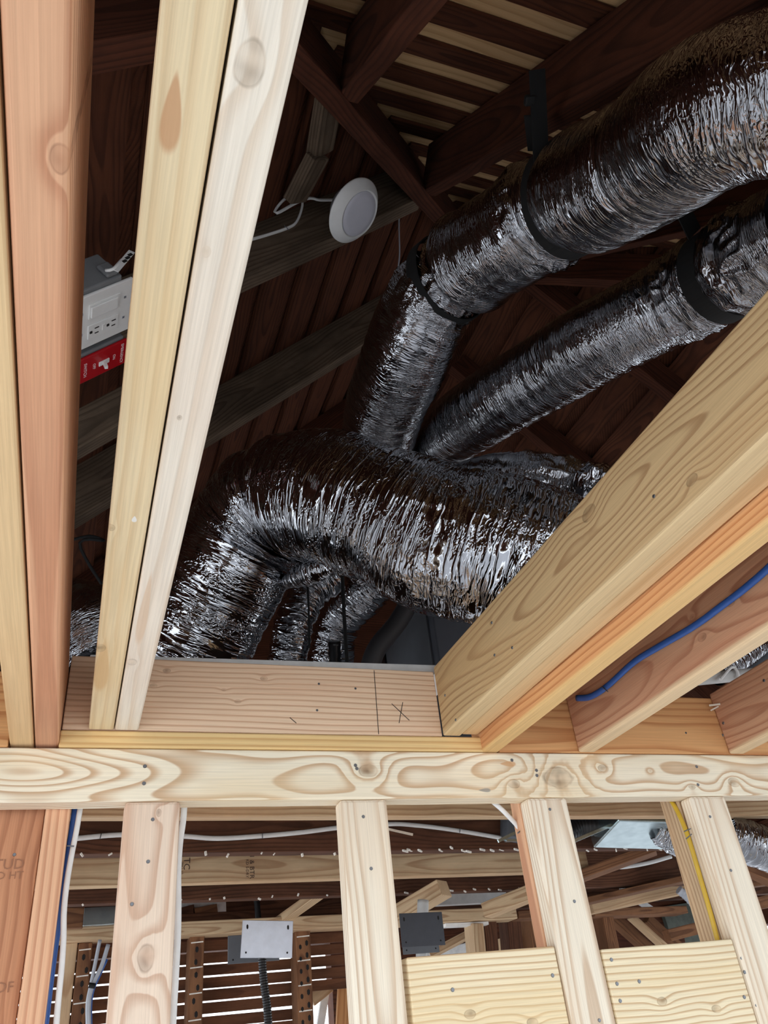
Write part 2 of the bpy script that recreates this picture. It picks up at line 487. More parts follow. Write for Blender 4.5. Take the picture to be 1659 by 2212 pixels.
def foil_tube(name, pts, mat, parent=None, around=190, step=0.0045, crease=0.0035, bulge=0.006, pinch=(), seed=0.0, crumple=(), rib=0.0008, cap=False):
    """wrinkled foil sleeve; pts = (x, y, z, radius)"""
    p = np.array(pts, float)
    L = np.linalg.norm(np.diff(p[:, :3], axis=0), axis=1).sum()
    n = int(L / step)
    q = spline(p, n)
    c, r = q[:, :3], q[:, 3].copy()
    t, u, v = frames(c)
    s = np.concatenate([[0], np.cumsum(np.linalg.norm(np.diff(c, axis=0), axis=1))])
    pick = lambda w: s[np.argmin(((c - np.array(w)) ** 2).sum(1))] / s[-1] if np.ndim(w) else w
    pinch = [(pick(w), a_, b_) for w, a_, b_ in pinch]
    crumple = [(pick(w), a_, b_) for w, a_, b_ in crumple]
    for s0, depth, wid in pinch:
        d = np.abs(s - s0 * s[-1])
        r -= depth * np.exp(-(d / wid) ** 2)
        r += depth * 0.45 * np.exp(-((d - wid * 2.4) / (wid * 1.2)) ** 2)
    a = np.linspace(0, 2 * np.pi, around, endpoint=False)
    R0 = r.mean()
    ca, sa = np.cos(a)[None, :], np.sin(a)[None, :]
    ss = s[:, None] + 0 * ca
    k = np.gradient(t, s, axis=0)
    rad = ca[..., None] * u[:, None, :] + sa[..., None] * v[:, None, :]
    inner = (rad * k[:, None, :]).sum(-1) * R0          # >0 on the inside of a bend
    fold = np.clip(inner, 0, 1.2)
    X, Y = ca * R0, sa * R0
    wv = ss + 0.014 * (vnoise(X * 9 + seed, Y * 9 + 7, ss * 6) - 0.5) * 2
    w1 = 1 - np.abs(2 * vnoise(X * 7 + 3 + seed, Y * 7, wv * 55) - 1)
    w2 = 1 - np.abs(2 * vnoise(X * 12 + 30, Y * 12 + seed, wv * 110 + 5) - 1)
    w3 = 1 - np.abs(2 * vnoise(X * 30 + 11, Y * 30, ss * 45 + seed) - 1)
    amp = 0.35 + 1.1 * vnoise(X * 5 + 9, Y * 5 + seed, ss * 5) ** 1.5
    d = crease * amp * (w1 ** 5 * 0.9 + w2 ** 6 * 0.35 + w3 ** 4 * 0.35 - 0.4)
    d += bulge * (vnoise(X * 6 + 1, Y * 6 + 2, ss * 7 + seed) - 0.5) * 2
    d += rib * np.sin(ss * 2 * np.pi / 0.036 + a[None, :])
    d -= fold * 0.030 * (0.35 + 0.65 * (0.5 + 0.5 * np.sin(ss * 2 * np.pi / 0.045 + 3 * vnoise(X * 5, Y * 5, ss * 9))))
    for s0, am, wid in crumple:
        m = np.exp(-((ss - s0 * s[-1]) / wid) ** 2)
        d += m * am * ((1 - np.abs(2 * vnoise(X * 38 + 4, Y * 38, ss * 42) - 1)) ** 2 + (1 - np.abs(2 * vnoise(X * 20, Y * 20 + 8, ss * 24) - 1)) ** 2 - 0.7)
    P = c[:, None, :] + (r[:, None] + d)[..., None] * rad
    o = P.mean((0, 1))
    me = grid_mesh(name, P - o, True, (np.linspace(0, 2 * np.pi, around + 1) * R0, s), True, cap)
    return link(name, me, mat, parent, Matrix.Translation(Vector(o)))


def ring_strap(name, c, axis, r, width, thick, mat, parent, a0=0.0, a1=360.0, up=(0, 0, 1)):
    """a flat band around an axis; angles measured from up"""
    x = Vector(axis).normalized()
    z = Vector(up)
    z = (z - x * z.dot(x)).normalized()
    y = x.cross(z)
    n = 72
    P = np.zeros((n, 4, 3))
    for i in range(n):
        an = math.radians(a0 + (a1 - a0) * i / (n - 1))
        e = z * math.cos(an) + y * math.sin(an)
        for j, (h, rr) in enumerate(((-1, r), (1, r), (1, r + thick), (-1, r + thick))):
            P[i, j] = Vector(e * rr + x * (h * width / 2))
    me = grid_mesh(name, P, True, None, False, abs(a1 - a0) < 359)
    return link(name, me, mat, parent, Matrix.Translation(Vector(c)))


def lathe(name, prof, mat, parent, mw, seg=48):
    a = np.linspace(0, 2 * np.pi, seg, endpoint=False)
    P = np.zeros((len(prof), seg, 3))
    for i, (r, z) in enumerate(prof):
        P[i, :, 0], P[i, :, 1], P[i, :, 2] = np.cos(a) * max(r, 1e-4), np.sin(a) * max(r, 1e-4), z
    return link(name, grid_mesh(name, P, True, None, True, True), mat, parent, mw)


def nail_mesh(r=0.0035):
    me = bpy.data.meshes.new('nail')
    bm = bmesh.new()
    bmesh.ops.create_cone(bm, cap_ends=True, segments=10, radius1=r, radius2=r * 0.8, depth=0.0016)
    bm.to_mesh(me)
    bm.free()
    me.materials.append(M['nail'])
    return me


NAIL = nail_mesh()


def nail(parent, p, nrm=(0, -1, 0), s=1.0):
    n = Vector(nrm)
    o = link('nail', NAIL, None, parent, Matrix.Translation(Vector(p)) @ n.to_track_quat('Z', 'X').to_matrix().to_4x4() @ Matrix.Scale(s, 4))
    return o


def text(name, s, size, mat, parent, origin, right, up, extrude=0.0003):
    cu = bpy.data.curves.new(name, 'FONT')
    cu.body = s
    cu.size = size
    cu.align_x = 'CENTER'
    cu.align_y = 'CENTER'
    cu.extrude = extrude
    cu.resolution_u = 2
    ob = bpy.data.objects.new(name, cu)
    me = bpy.data.meshes.new_from_object(ob)
    bpy.data.objects.remove(ob)
    bpy.data.curves.remove(cu)
    r = Vector(right).normalized()
    u = Vector(up)
    u = (u - r * u.dot(r)).normalized()
    nn = r.cross(u)
    mw = Matrix(((r.x, u.x, nn.x, origin[0]), (r.y, u.y, nn.y, origin[1]), (r.z, u.z, nn.z, origin[2]), (0, 0, 0, 1)))
    me.materials.clear()
    return link(name, me, mat, parent, mw)


H = 1.97          # camera height: the heights below are written against it
PB, PT = H + 0.389, H + 0.477      # underside and top of the wall's top plate
JB = H + 0.508                      # underside of the header and the joists hung on it
YW = 1.40                           # front of the stud wall

# ---------------------------------------------------------------- ground and shell
fl = link('floor', box_mesh('floor', (-3.5, 7.5), (-6, 9), (-0.1, 0)), 'concrete')
fl['kind'] = 'structure'

# roof: left slope z = x + H + 1.36, near slope z = y + H + 0.87, right slope z = 4.33 + H - x (undersides of the rafters)
RL, RN, RR = H + 1.36, H + 0.87, H + 4.33
RX = (RR - RL) / 2      # ridge
RZ = RX + RL
q2 = math.sqrt(0.5)
DEP = 0.14              # rafter depth, measured square to the slope

roof_l = empty('roof_left', (-0.6, 3.0, H + 0.76), kind='structure')
roof_n = empty('roof_front', (1.5, 0.0, H + 0.9), kind='structure')
roof_r = empty('roof_right', (3.4, 3.0, H + 0.9), kind='structure')
OFF = DEP * 2 ** 0.5    # vertical height of a rafter
YEND = 4.3
bw, gap = 0.118, 0.052
pitch = bw + gap
for k in range(0, 19):
    d0 = -0.15 + k * pitch * q2 * 1.0
    x0 = -0.75 + k * pitch * q2
    xm = x0 + bw * q2 / 2
    if xm > RX + 0.1:
        break
    z = xm + RL + OFF + 0.012
    ys = max(-0.35, xm + RL - RN)          # stops at the hip
    g = 1.0 if k not in (2, 3, 8) else 1.25
    board('plank', (xm, ys, z), (xm, YEND, z), bw * g * random.uniform(.95, 1.05), 0.019, (1, 0, 1), 'sheath', roof_l, bevel=0)
    zr = RR - (2 * RX - xm) + OFF + 0.012
    board('plank', (2 * RX - xm, ys, zr), (2 * RX - xm, YEND, zr), bw, 0.019, (-1, 0, 1), 'sheath', roof_r, bevel=0)
for k in range(0, 19):
    ym = -0.35 + k * pitch * q2
    z = ym + RN + OFF + 0.022
    xl = z - RL - OFF - 0.022
    xr = 2 * RX - xl
    if xl > RX - 0.05:
        break
    board('plank', (xl, ym, z), (xr, ym, z), 0.086 * random.uniform(.95, 1.05), 0.008, (0, 1, 1), 'sheath', roof_n, bevel=0)


def sheet(name, pts, mat, parent, nrm, th=0.015):
    me = bpy.data.meshes.new(name)
    n = Vector(nrm).normalized() * th
    v = [Vector(p) for p in pts]
    vs = v + [p + n for p in v]
    m = len(v)
    fs = [list(range(m)), list(range(m, 2 * m))[::-1]] + [[i, (i + 1) % m, m + (i + 1) % m, m + i] for i in range(m)]
    me.from_pydata([tuple(p) for p in vs], [], fs)
    return link(name, me, mat, parent, Matrix.Identity(4))


LZ = OFF + 0.030
ax, ay = -0.75, -0.35
yh = RX + RL - RN
sheet('panel', [(-0.85, -0.9, -0.85 + RL + LZ), (-0.85, YEND, -0.85 + RL + LZ), (RX, YEND, RZ + LZ), (RX, yh, RZ + LZ), (-0.4, -0.4 + RL - RN, -0.4 + RL + LZ)], 'sheath', roof_l, (-1, 0, 1))
sheet('panel', [(2 * RX + 0.85, -0.9, -0.85 + RL + LZ), (2 * RX + 0.85, YEND, -0.85 + RL + LZ), (RX, YEND, RZ + LZ), (RX, yh, RZ + LZ), (2 * RX + 0.4, -0.4 + RL - RN, -0.4 + RL + LZ)], 'sheath', roof_r, (1, 0, 1))
sheet('panel', [(-0.9, -0.41, -0.41 + RN + LZ), (2 * RX + 0.9, -0.41, -0.41 + RN + LZ), (RX, yh, RZ + LZ)], 'ply', roof_n, (0, -1, 1))
for nm, xs, ys_, zs in (('wall_gable', (-0.9, 3.9), (YEND, YEND + 0.1), (H + 0.5, RZ + 0.4)), ('wall_back', (1.22, 3.9), (YEND, YEND + 0.1), (1.5, H + 0.5)),
                        ('unseen_wall_left', (-0.95, -0.85), (-0.6, YEND), (H + 0.42, H + 0.74)), ('unseen_wall_right', (3.75, 3.85), (-0.6, 1.45), (0, H + 0.74)), ('unseen_wall_right_upper', (3.75, 3.85), (1.45, YEND), (H + 0.42, H + 0.74))):  # added walls, unseen at the sides; openings shaped to steer the daylight
    gb = link(nm, box_mesh(nm, xs, ys_, zs), 'sheath')
    gb['kind'] = 'structure'

# rafters of the left slope
Ls = ((0.63, 'weathered rafter crossing above the near joists, first from the opening', 'rafter'),
      (1.26, 'grey weathered rafter carrying the round lamp and the switch boxes', 'greyrafter'),
      (1.88, 'grey weathered rafter dipping behind the big bent foil duct', 'greyrafter'),
      (2.52, 'old rafter in the dark beyond the bent foil duct', 'rafter'), (3.15, 'old rafter in the dark far behind the air handler', 'rafter'))


def rafter(name, p, q, up, mat, label, group, t=0.052):
    """p, q: underside ends; up: square to the slope"""
    u = Vector(up).normalized() * DEP / 2
    o = board(name, Vector(p) + u, Vector(q) + u, DEP, t, up, mat, None, 0.003)
    return tag(o, label, 'rafter', group)


for y, lab, mt in Ls:
    xs, xe = -0.75, min(RX - 0.02, y + 0.026 + RN - RL - 0.02)
    rafter('roof_rafter', (xs, y + 0.026, xs + RL), (xe, y + 0.026, xe + RL), (-1, 0, 1), mt, lab, None)
for i, y in enumerate((1.88, 2.52, 3.15)):
    rafter('roof_rafter', (3.75, y + 0.03, RR - 3.75), (RX + 0.02, y + 0.03, RZ - 0.02), (1, 0, 1), 'rafter',
           ('old rafter glimpsed between the two slanting foil ducts', 'old rafter in the dark under the lower slanting duct',
            'old rafter in the dark behind the doubled tan beam')[i], None)
for i, x in enumerate((0.0, 0.375, 0.775, 1.17, 1.50)):
    ye = min(x, 2 * RX - x) + RL - RN - 0.03
    rafter('roof_rafter', (x, -0.5, -0.5 + RN), (x, ye, ye + RN), (0, -1, 1), 'rafter',
           ('old rafter above the pale doubled joists', 'dark reddish rafter left of the bright roof boards', 'dark rafter holding the black duct strap, above the big duct',
            'dark rafter over the upper right foil duct', 'dark rafter near the ridge beyond the upper duct')[i], None, 0.047)
hx = 0.05
rafter('hip_rafter', (-0.4, -0.4 + RL - RN, -0.4 + RL - 0.02), (RX - 0.05, yh - 0.05, RZ - 0.07), (-1, -1, 2), 'rafter',
       'diagonal reddish hip rafter running down to the round lamp', None, 0.05)
rafter('hip_rafter', (3.0, 2 * RX - 3.0 + RL - RN, RR - 3.02), (RX + 0.06, yh - 0.06, RZ - 0.08), (1, -1, 2), 'rafter',
       'diagonal hip rafter in the dark on the far right', None, 0.05)
o = board('ridge_board', (RX, yh, RZ + 0.1), (RX, YEND, RZ + 0.1), 0.19, 0.025, (0, 0, 1), 'rafter')
tag(o, 'dark ridge board along the peak of the roof', 'beam')
o = board('scab_board', (0.3612, 0.8991, 3.8129), (0.3780, 1.0515, 3.8279), 0.075, 0.03, (0.7, 0, 0.7), 'greyrafter', None, 0.004)
tag(o, 'short grey scrap of board with a broken end, behind the hip rafter', 'board')
o = board('scab_board', (0.3716, 1.0457, 3.8038), (0.3419, 1.1718, 3.7918), 0.07, 0.03, (0.7, 0, 0.7), 'greyrafter', None, 0.004)
tag(o, 'split brown scrap of board above the loop of white cable', 'board')
o = board('blocking_board', (-0.1458, 1.5000, 3.1592), (0.0199, 1.5000, 3.3319), 0.09, 0.045, (-0.5, 0, 0.85), 'greyrafter', None, 0.003)
tag(o, 'grey blocking board under the red switch plate', 'board')

# ---------------------------------------------------------------- the stud wall
o = box('top_plate', (-0.55, 2.1), (YW, YW + 0.044), (PB, PT), 'x', 'plate')
tag(o, 'long pale top plate with swirling grain and knots across the stud wall', 'plate')
PLATE = o
for p in ((313, 1655), (311, 1692), (768, 1652), (771, 1658), (1160, 1662), (1160, 1672), (1505, 1657), (1509, 1694), (1508, 1704), (1105, 1641)):
    pass
for p in ((0.0889, 1.3995, 2.4169), (0.0894, 1.3995, 2.3882), (0.4636, 1.3995, 2.4201), (0.4658, 1.3995, 2.4141), (0.8408, 1.3995, 2.4116),
          (0.8395, 1.3995, 2.4016), (1.2341, 1.3995, 2.4205), (1.2227, 1.3995, 2.3822), (0.7902, 1.3995, 2.4317)):
    nail(PLATE, p, (0, -1, 0), 1.0)

studs = (
    (0.062, 0.151, 'stud_pink', 'pinkish flat stud with a knot near its foot, first right of the blue cable', ((330, 1770), (321, 1861), (285, 1953))),
    (0.430, 0.519, 'stud', 'pale flat stud left of the dark steel plate', ((785, 1764), (802, 1875))),
    (0.809, 0.896, 'stud', 'pale flat stud between the two blocking boards', ((1188, 1748), (1240, 1947), (1229, 2203))),
    (1.193, 1.284, 'stud', 'pale flat stud beside the yellow cable, at the right edge', ((1534, 1764), (1579, 1880))),
    (1.59, 1.68, 'stud', 'pale flat stud beyond the right edge of the view', ()),
)
NAILP = {0: ((0.1074, 1.3995, 2.3296), (0.1044, 1.3995, 2.2649), (0.0844, 1.3995, 2.2040)),
         1: ((0.4709, 1.3995, 2.3284), (0.4776, 1.3995, 2.2418)),
         2: ((0.8528, 1.3995, 2.3363), (0.8637, 1.3995, 2.1726), (0.8631, 1.3995, 1.9881)),
         3: ((1.2276, 1.3995, 2.3167), (1.2368, 1.3995, 2.2124)), 4: ()}
for i, (x0, x1, mt, lab, _) in enumerate(studs):
    o = box('wall_stud', (x0, x1), (YW, YW + 0.038), (0.04, PB), 'z', mt, None, 0.006)
    tag(o, lab, 'stud')
    for p in NAILP[i]:
        nail(o, p, (0, -1, 0), 0.9)
o = box('wall_stud', (0.809, 0.897), (YW + 0.040, YW + 0.076), (0.04, H + 0.47), 'z', 'rose', None, 0.004)
tag(o, 'reddish stud nailed behind the pale stud between the blocking boards', 'stud')
o = box('wall_stud', (1.190, 1.284), (YW + 0.041, YW + 0.098), (0.04, H + 0.47), 'z', 'oldtan', None, 0.004)
tag(o, 'tan stud with the yellow cable stapled to its side', 'stud')
STUD_Y = o
o = box('wall_stud', (-0.060, -0.022), (YW + 0.045, YW + 0.134), (0.04, H + 0.47), 'z', 'rose', None, 0.003)
tag(o, 'orange brown stud on edge beside the blue cable', 'stud')
nail(o, (-0.0968, 1.4445, 2.2911), (0, -1, 0), 0.8)
o = box('sole_plate', (-0.55, 2.1), (YW, YW + 0.134), (0.0, 0.04), 'x', 'stud')
tag(o, 'pale sole plate under the studs on the floor', 'plate')
o = box('plywood_panel', (-0.50, -0.062), (YW + 0.07, YW + 0.09), (0.04, H + 0.47), 'z', 'panel', None, 0.001)
tag(o, 'brown plywood panel with faint stamps left of the orange stud', 'panel')
text('stamp', 'STUD', 0.022, 'faintink', o, (-0.1090, 1.4694, 2.2817), (1, 0, 0), (0, 0, 1), 0.0002)
text('stamp', 'KD HT', 0.016, 'faintink', o, (-0.1051, 1.4694, 2.2652), (1, 0, 0), (0, 0, 1), 0.0002)
text('stamp', 'DF', 0.02, 'faintink', o, (-0.0836, 1.4694, 2.1109), (1, 0, 0), (0, 0, 1), 0.0002)

B3T = H + 0.134
o = box('blocking_board', (0.527, 0.806), (YW + 0.002, YW + 0.040), (B3T - 0.286, B3T), 'x', 'block', None, 0.003)
tag(o, 'pale blocking board between the second and third studs', 'board')
for p in ((0.7912, 1.4015, 2.0597), (0.6017, 1.4015, 2.0522)):
    nail(o, p, (0, -1, 0), 1.0)
o = box('blocking_board', (0.899, 1.190), (YW + 0.002, YW + 0.040), (B3T - 0.296, B3T - 0.011), 'x', 'block', None, 0.003)
tag(o, 'pale blocking board at the right, with rows of nails at both ends', 'board')
for p in ((0.9150, 1.4015, 2.0756), (0.9152, 1.4015, 2.0384), (0.9138, 1.4015, 2.0127), (0.9617, 1.4015, 2.0387), (1.1981, 1.4015, 2.0598),
          (1.1956, 1.4015, 2.0371), (1.1774, 1.4015, 1.9984), (1.1985, 1.4015, 1.9837)):
    nail(o, p, (0, -1, 0), 1.0)

# ---------------------------------------------------------------- header, ledger, joists
o = box('header_board', (-0.050, 0.6475), (YW, YW + 0.038), (JB, JB + 0.136), 'x', 'header', None, 0.002)
tag(o, 'rosy header board between the pale joists and the doubled beam', 'header')
HDR = o
for p in ((0.4022, 1.3995, 2.5776), (0.3958, 1.3995, 2.5242), (0.4758, 1.3995, 2.5708)):
    nail(o, p, (0, -1, 0), 0.7)
o = box('ledger_strip', (-0.052, 0.752), (YW - 0.003, YW + 0.035), (PT + 0.001, JB - 0.001), 'x', 'ledger', None, 0.003)
tag(o, 'thin yellow ledger strip lying on the top plate under the header', 'strip')
o = board('drain_pan', (-0.02, 1.70, JB + 0.147), (0.72, 1.70, JB + 0.160), 0.022, 0.52, (0, 0, 1), 'paint', None, 0.002)
tag(o, 'white metal pan edge showing just above the rosy header', 'pan')
YJ = -0.28
o = box('ceiling_joist', (-0.008, 0.0325), (YJ, YW - 0.001), (JB, JB + 0.089), 'y', 'yellow', None, 0.003)
tag(o, 'yellow joist with a brown stain, left one of the pale overhead pair', 'joist')
o = box('ceiling_joist', (0.0345, 0.0735), (YJ, YW - 0.001), (JB, JB + 0.089), 'y', 'white_wood', None, 0.003)
tag(o, 'nearly white joist with a big knot, right one of the pale overhead pair', 'joist')
JLZ = H + 0.482
o = box('ceiling_joist', (-0.127, -0.0905), (YJ, YW + 0.036), (JLZ, JLZ + 0.140), 'y', 'tanjoist', None, 0.003)
tag(o, 'tan joist at the left edge bearing on the top plate', 'joist')
o = box('ceiling_joist', (-0.0885, -0.052), (YJ, YW + 0.036), (JLZ, JLZ + 0.140), 'y', 'rose', None, 0.004)
tag(o, 'rosy joist with a shaded right side, next to the left edge', 'joist')
for a, b in (((0.5180, 1.3996, 2.6107), (0.5148, 1.3996, 2.4797)), ((0.5480, 1.3996, 2.5417), (0.5810, 1.3996, 2.5086)), ((0.5718, 1.3996, 2.5453), (0.5590, 1.3996, 2.5025)),
             ((0.3425, 1.3996, 2.5084), (0.3545, 1.3996, 2.4980))):
    board('pencil_mark', a, b, 0.0011, 0.0006, (1, 0, 1), 'hole', HDR, 0)
# the doubled beam
bm_ = empty('doubled_beam', (0.686, 0.6, JB), 'doubled tan beam slanting across the right, hung on the header end', 'beam')
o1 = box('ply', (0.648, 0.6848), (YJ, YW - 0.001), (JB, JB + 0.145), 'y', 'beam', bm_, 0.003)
o1.name = 'beam_half'
o2 = box('beam_half', (0.6875, 0.7245), (YJ, YW - 0.001), (JB + 0.003, JB + 0.145), 'y', 'tanjoist', bm_, 0.004)
for p in ((0.6475, 1.3622, 2.5471), (0.6475, 1.3315, 2.4855), (0.6475, 1.1266, 2.5872), (0.6475, 1.1387, 2.5302), (0.6475, 1.0756, 2.5145), (0.6475, 0.6568, 2.5291)):
    nail(o1, p, (-1, 0, 0), 0.8)
# joists on the plate, to the right
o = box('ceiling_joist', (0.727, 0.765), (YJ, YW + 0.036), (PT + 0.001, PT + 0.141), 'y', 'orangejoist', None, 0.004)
tag(o, 'orange joist close against the right of the doubled beam', 'joist')
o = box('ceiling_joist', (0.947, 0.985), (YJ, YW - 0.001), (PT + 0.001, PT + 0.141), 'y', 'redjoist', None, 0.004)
tag(o, 'reddish joist with the blue cable stapled along its side', 'joist')
JP = o
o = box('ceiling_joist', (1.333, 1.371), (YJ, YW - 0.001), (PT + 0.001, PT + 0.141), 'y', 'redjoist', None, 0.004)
tag(o, 'brown joist with splintered end at the right edge', 'joist')
for p in ((1.3325, 1.3854, 2.5142), (1.3325, 1.4004, 2.4918), (1.3325, 1.2319, 2.5504)):
    nail(o, p, (-1, 0, 0), 1.0)
board('splinter', (1.3149, 1.3900, 2.5567), (1.3334, 1.3750, 2.5547), 0.004, 0.002, (0, 0, 1), 'white_wood', o, 0)
board('splinter', (1.3139, 1.3900, 2.5447), (1.3307, 1.3800, 2.5511), 0.003, 0.002, (0, 0, 1), 'white_wood', o, 0)
o = box('rim_board', (0.767, 2.1), (YW, YW + 0.038), (PT + 0.001, PT + 0.132), 'x', 'orange', None, 0.002)
tag(o, 'orange rim board standing on the plate behind the right hand joists', 'board')
nail(o, (1.2345, 1.3995, 2.4951), (0, -1, 0), 0.7)
o = box('rim_board', (-0.9, -0.129), (YW, YW + 0.038), (PT + 0.001, PT + 0.132), 'x', 'orange', None, 0.002)
tag(o, 'brown rim board at the far left behind the joist end', 'board')


def cable(name, pts, r, mat, label, cat='cable', staples=(), flat=0.6, group=None):
    o = tube(name, pts, r, mat, None, 10, 0.01, flat)
    tag(o, label, cat, group)
    for a, b in staples:
        tube('staple', (a, b), 0.0012, 'nail', o, 6, 0.005)
    return o


cable('blue_cable', ((0.9400, 1.3485, 2.5454), (0.9400, 1.3020, 2.5296), (0.9400, 1.2388, 2.5259), (0.9400, 1.1413, 2.5327), (0.9400, 1.0555, 2.5268), (0.9400, 0.9658, 2.5192),
                     (0.9400, 0.8928, 2.5190), (0.9400, 0.8360, 2.5198), (0.9400, 0.7756, 2.5244), (0.9400, 0.6977, 2.5341), (0.940, 0.45, 2.56), (0.940, 0.1, 2.53), (0.940, -0.25, 2.55)), 0.0065, 'blue',
      'blue cable stapled along the reddish joist on the right', staples=(((0.9340, 1.2483, 2.5287), (0.9340, 1.2340, 2.5122)),))

# ---------------------------------------------------------------- foil ducts
dA = empty('flexible_duct', (0.7940, 0.7700, 3.3729), 'large foil duct slanting in from the upper right, held by black straps', 'duct')
A_pts = [(1.45, 0.05, 2.93, 0.11), (1.12, 0.13, 2.935, 0.11), (0.90, 0.26, 2.975, 0.112), (0.7686, 0.3765, 3.0328) + (0.111,), (0.7986, 0.5574, 3.1968) + (0.115,), (0.7940, 0.7700, 3.3729) + (0.114,),
         (0.7493, 0.9237, 3.4383) + (0.114,), (0.7105, 1.0848, 3.5082) + (0.114,)]
foil_tube('sleeve', A_pts, 'foil', dA, seed=1.0, pinch=(((0.8068, 0.7537, 3.3700), 0.012, 0.035), (0.99, 0.02, 0.02)), crumple=(((0.7799, 0.8242, 3.3961), 0.008, 0.035),), crease=0.0010)
A2 = [(0.6980, 1.0945, 3.5197) + (0.100,), (0.6722, 1.1789, 3.4910) + (0.113,), (0.6570, 1.3198, 3.4509) + (0.116,), (0.6716, 1.5122, 3.4486) + (0.112,), (0.7060, 1.7011, 3.4399) + (0.108,), (0.7633, 1.8753, 3.4382) + (0.105,)]
foil_tube('lower_sleeve', A2, 'foil', dA, seed=4.0, crumple=((0.06, 0.007, 0.04),), crease=0.0010)
a3, b3 = Vector((0.8149, 0.7544, 3.3822)), Vector((0.8086, 0.7842, 3.3987))
axA = Vector((0.7986, 0.5574, 3.1968)) - Vector((0.7493, 0.9237, 3.4383))
st = empty('hanger_strap', (0.7940, 0.7700, 3.3729), 'black strap slung from a rafter round the large duct', 'strap', 'black duct straps')
st['label'] = 'black strap looped round the upper large duct and hung from a rafter'
ring_strap('band', (0.8068, 0.7537, 3.3700), axA, 0.1115, 0.085, 0.0025, 'black', st)
tp = Vector((0.7248, 0.7240, 3.4206))
board('tail', tp + Vector((0, 0, -0.03)), Vector((0.6586, 0.5812, 3.4735)), 0.034, 0.003, (1, 0.2, 0), 'black', st, 0)
board('tail', tp + Vector((0.006, 0.01, 0.06)), Vector((0.6713, 0.6521, 3.4415)), 0.02, 0.003, (1, 0.2, 0), 'black', st, 0)
board('knot', (0.6648, 0.6368, 3.4480), (0.6587, 0.6183, 3.4499), 0.022, 0.014, (1, 0.2, 0), 'black', st, 0.004)
st2 = empty('hanger_strap', (0.7039, 1.0959, 3.5145), 'black strap squeezing the large duct where it turns down', 'strap', 'black duct straps')
axA2 = Vector((0.7493, 0.9237, 3.4383)) - Vector((0.6752, 1.1642, 3.5092))
ring_strap('band', (0.6939, 1.1032, 3.5014), axA2, 0.1095, 0.036, 0.003, 'black', st2)

dB = empty('flexible_duct', (1.0362, 0.9931, 3.2902), 'slimmer foil duct slanting below the large one, to the right', 'duct')
B_pts = [(1.1048, 0.5511, 3.1225) + (0.090,), (1.1109, 0.6742, 3.1831) + (0.095,), (1.1050, 0.8234, 3.2505) + (0.094,), (1.0362, 0.9931, 3.2902) + (0.099,), (0.9805, 1.1974, 3.3466) + (0.099,),
         (0.9148, 1.3999, 3.3932) + (0.099,), (0.8985, 1.6074, 3.4587) + (0.096,), (0.9420, 1.8309, 3.4866) + (0.09,)]
foil_tube('sleeve', B_pts, 'foil', dB, seed=8.0, pinch=(((1.1131, 0.7418, 3.2146), 0.010, 0.022),), crumple=(((1.1120, 0.6523, 3.1766), 0.010, 0.07), ((1.1050, 0.8234, 3.2505), 0.006, 0.07)), crease=0.0010)
axB = Vector((1.1109, 0.6742, 3.1831)) - Vector((1.1050, 0.8234, 3.2505))
st3 = empty('hanger_strap', (1.1111, 0.7413, 3.2163), 'wide black strap round the slimmer duct at the right edge', 'strap', 'black duct straps')
ring_strap('band', (1.1131, 0.7418, 3.2146), axB, 0.0955, 0.046, 0.003, 'black', st3)
board('tail', (1.0363, 0.7053, 3.2714), (0.9409, 0.6370, 3.3286), 0.04, 0.003, (1, 0.2, 0), 'black', st3, 0)

dC = empty('flexible_duct', (0.5010, 1.4222, 3.0456), 'fat shiny foil duct bent like an elbow above the header', 'duct')
C_pts = [(1.0121, 1.2264, 2.7227) + (0.155,), (0.9063, 1.2482, 2.7880) + (0.162,), (0.7993, 1.2786, 2.8422) + (0.168,), (0.6787, 1.3339, 2.9060) + (0.166,), (0.5660, 1.3922, 2.9966) + (0.160,),
         (0.4590, 1.4655, 3.0815) + (0.160,), (0.3698, 1.5646, 3.1216) + (0.160,), (0.3124, 1.6550, 3.0848) + (0.158,), (0.2631, 1.7319, 2.9909) + (0.155,), (0.2090, 1.8069, 2.8843) + (0.155,), (0.1482, 1.8930, 2.7489) + (0.150,)]
foil_tube('sleeve', C_pts, 'foil3', dC, around=230, step=0.004, seed=12.0, pinch=((0.60, 0.010, 0.012),), crumple=((0.10, 0.005, 0.10), (0.26, 0.0035, 0.10)), crease=0.0018, bulge=0.010)
foil_tube('torn_flap', [(0.3898, 1.6737, 2.9453) + (0.010,), (0.4392, 1.5922, 2.9392) + (0.034,), (0.4998, 1.5253, 2.9247) + (0.022,), (0.5623, 1.5190, 2.8805) + (0.006,)], 'foil2', dC, around=60, step=0.005, seed=3.0)

dD = empty('flexible_duct', (0.9707, 1.4284, 3.1285), 'dull foil duct humped behind the fat elbow duct', 'duct')
foil_tube('sleeve', [(0.8652, 1.5873, 3.1502) + (0.09,), (0.8803, 1.5092, 3.1587) + (0.105,), (0.9592, 1.4309, 3.1316) + (0.112,), (1.0700, 1.3833, 3.0807) + (0.11,), (1.1877, 1.3682, 2.9998) + (0.105,), (1.2964, 1.3873, 2.9132) + (0.10,)],
          'foil', dD, seed=15.0, crumple=((0.55, 0.010, 0.10), (0.8, 0.012, 0.1)), bulge=0.010)
foil_tube('gathered_end', [(1.0547, 1.2838, 3.0642) + (0.05,), (1.0760, 1.2577, 3.0344) + (0.06,), (1.1198, 1.2456, 2.9909) + (0.05,)], 'foil2', dD, around=90, step=0.004, seed=2.0, crumple=((0.5, 0.012, 0.1),))

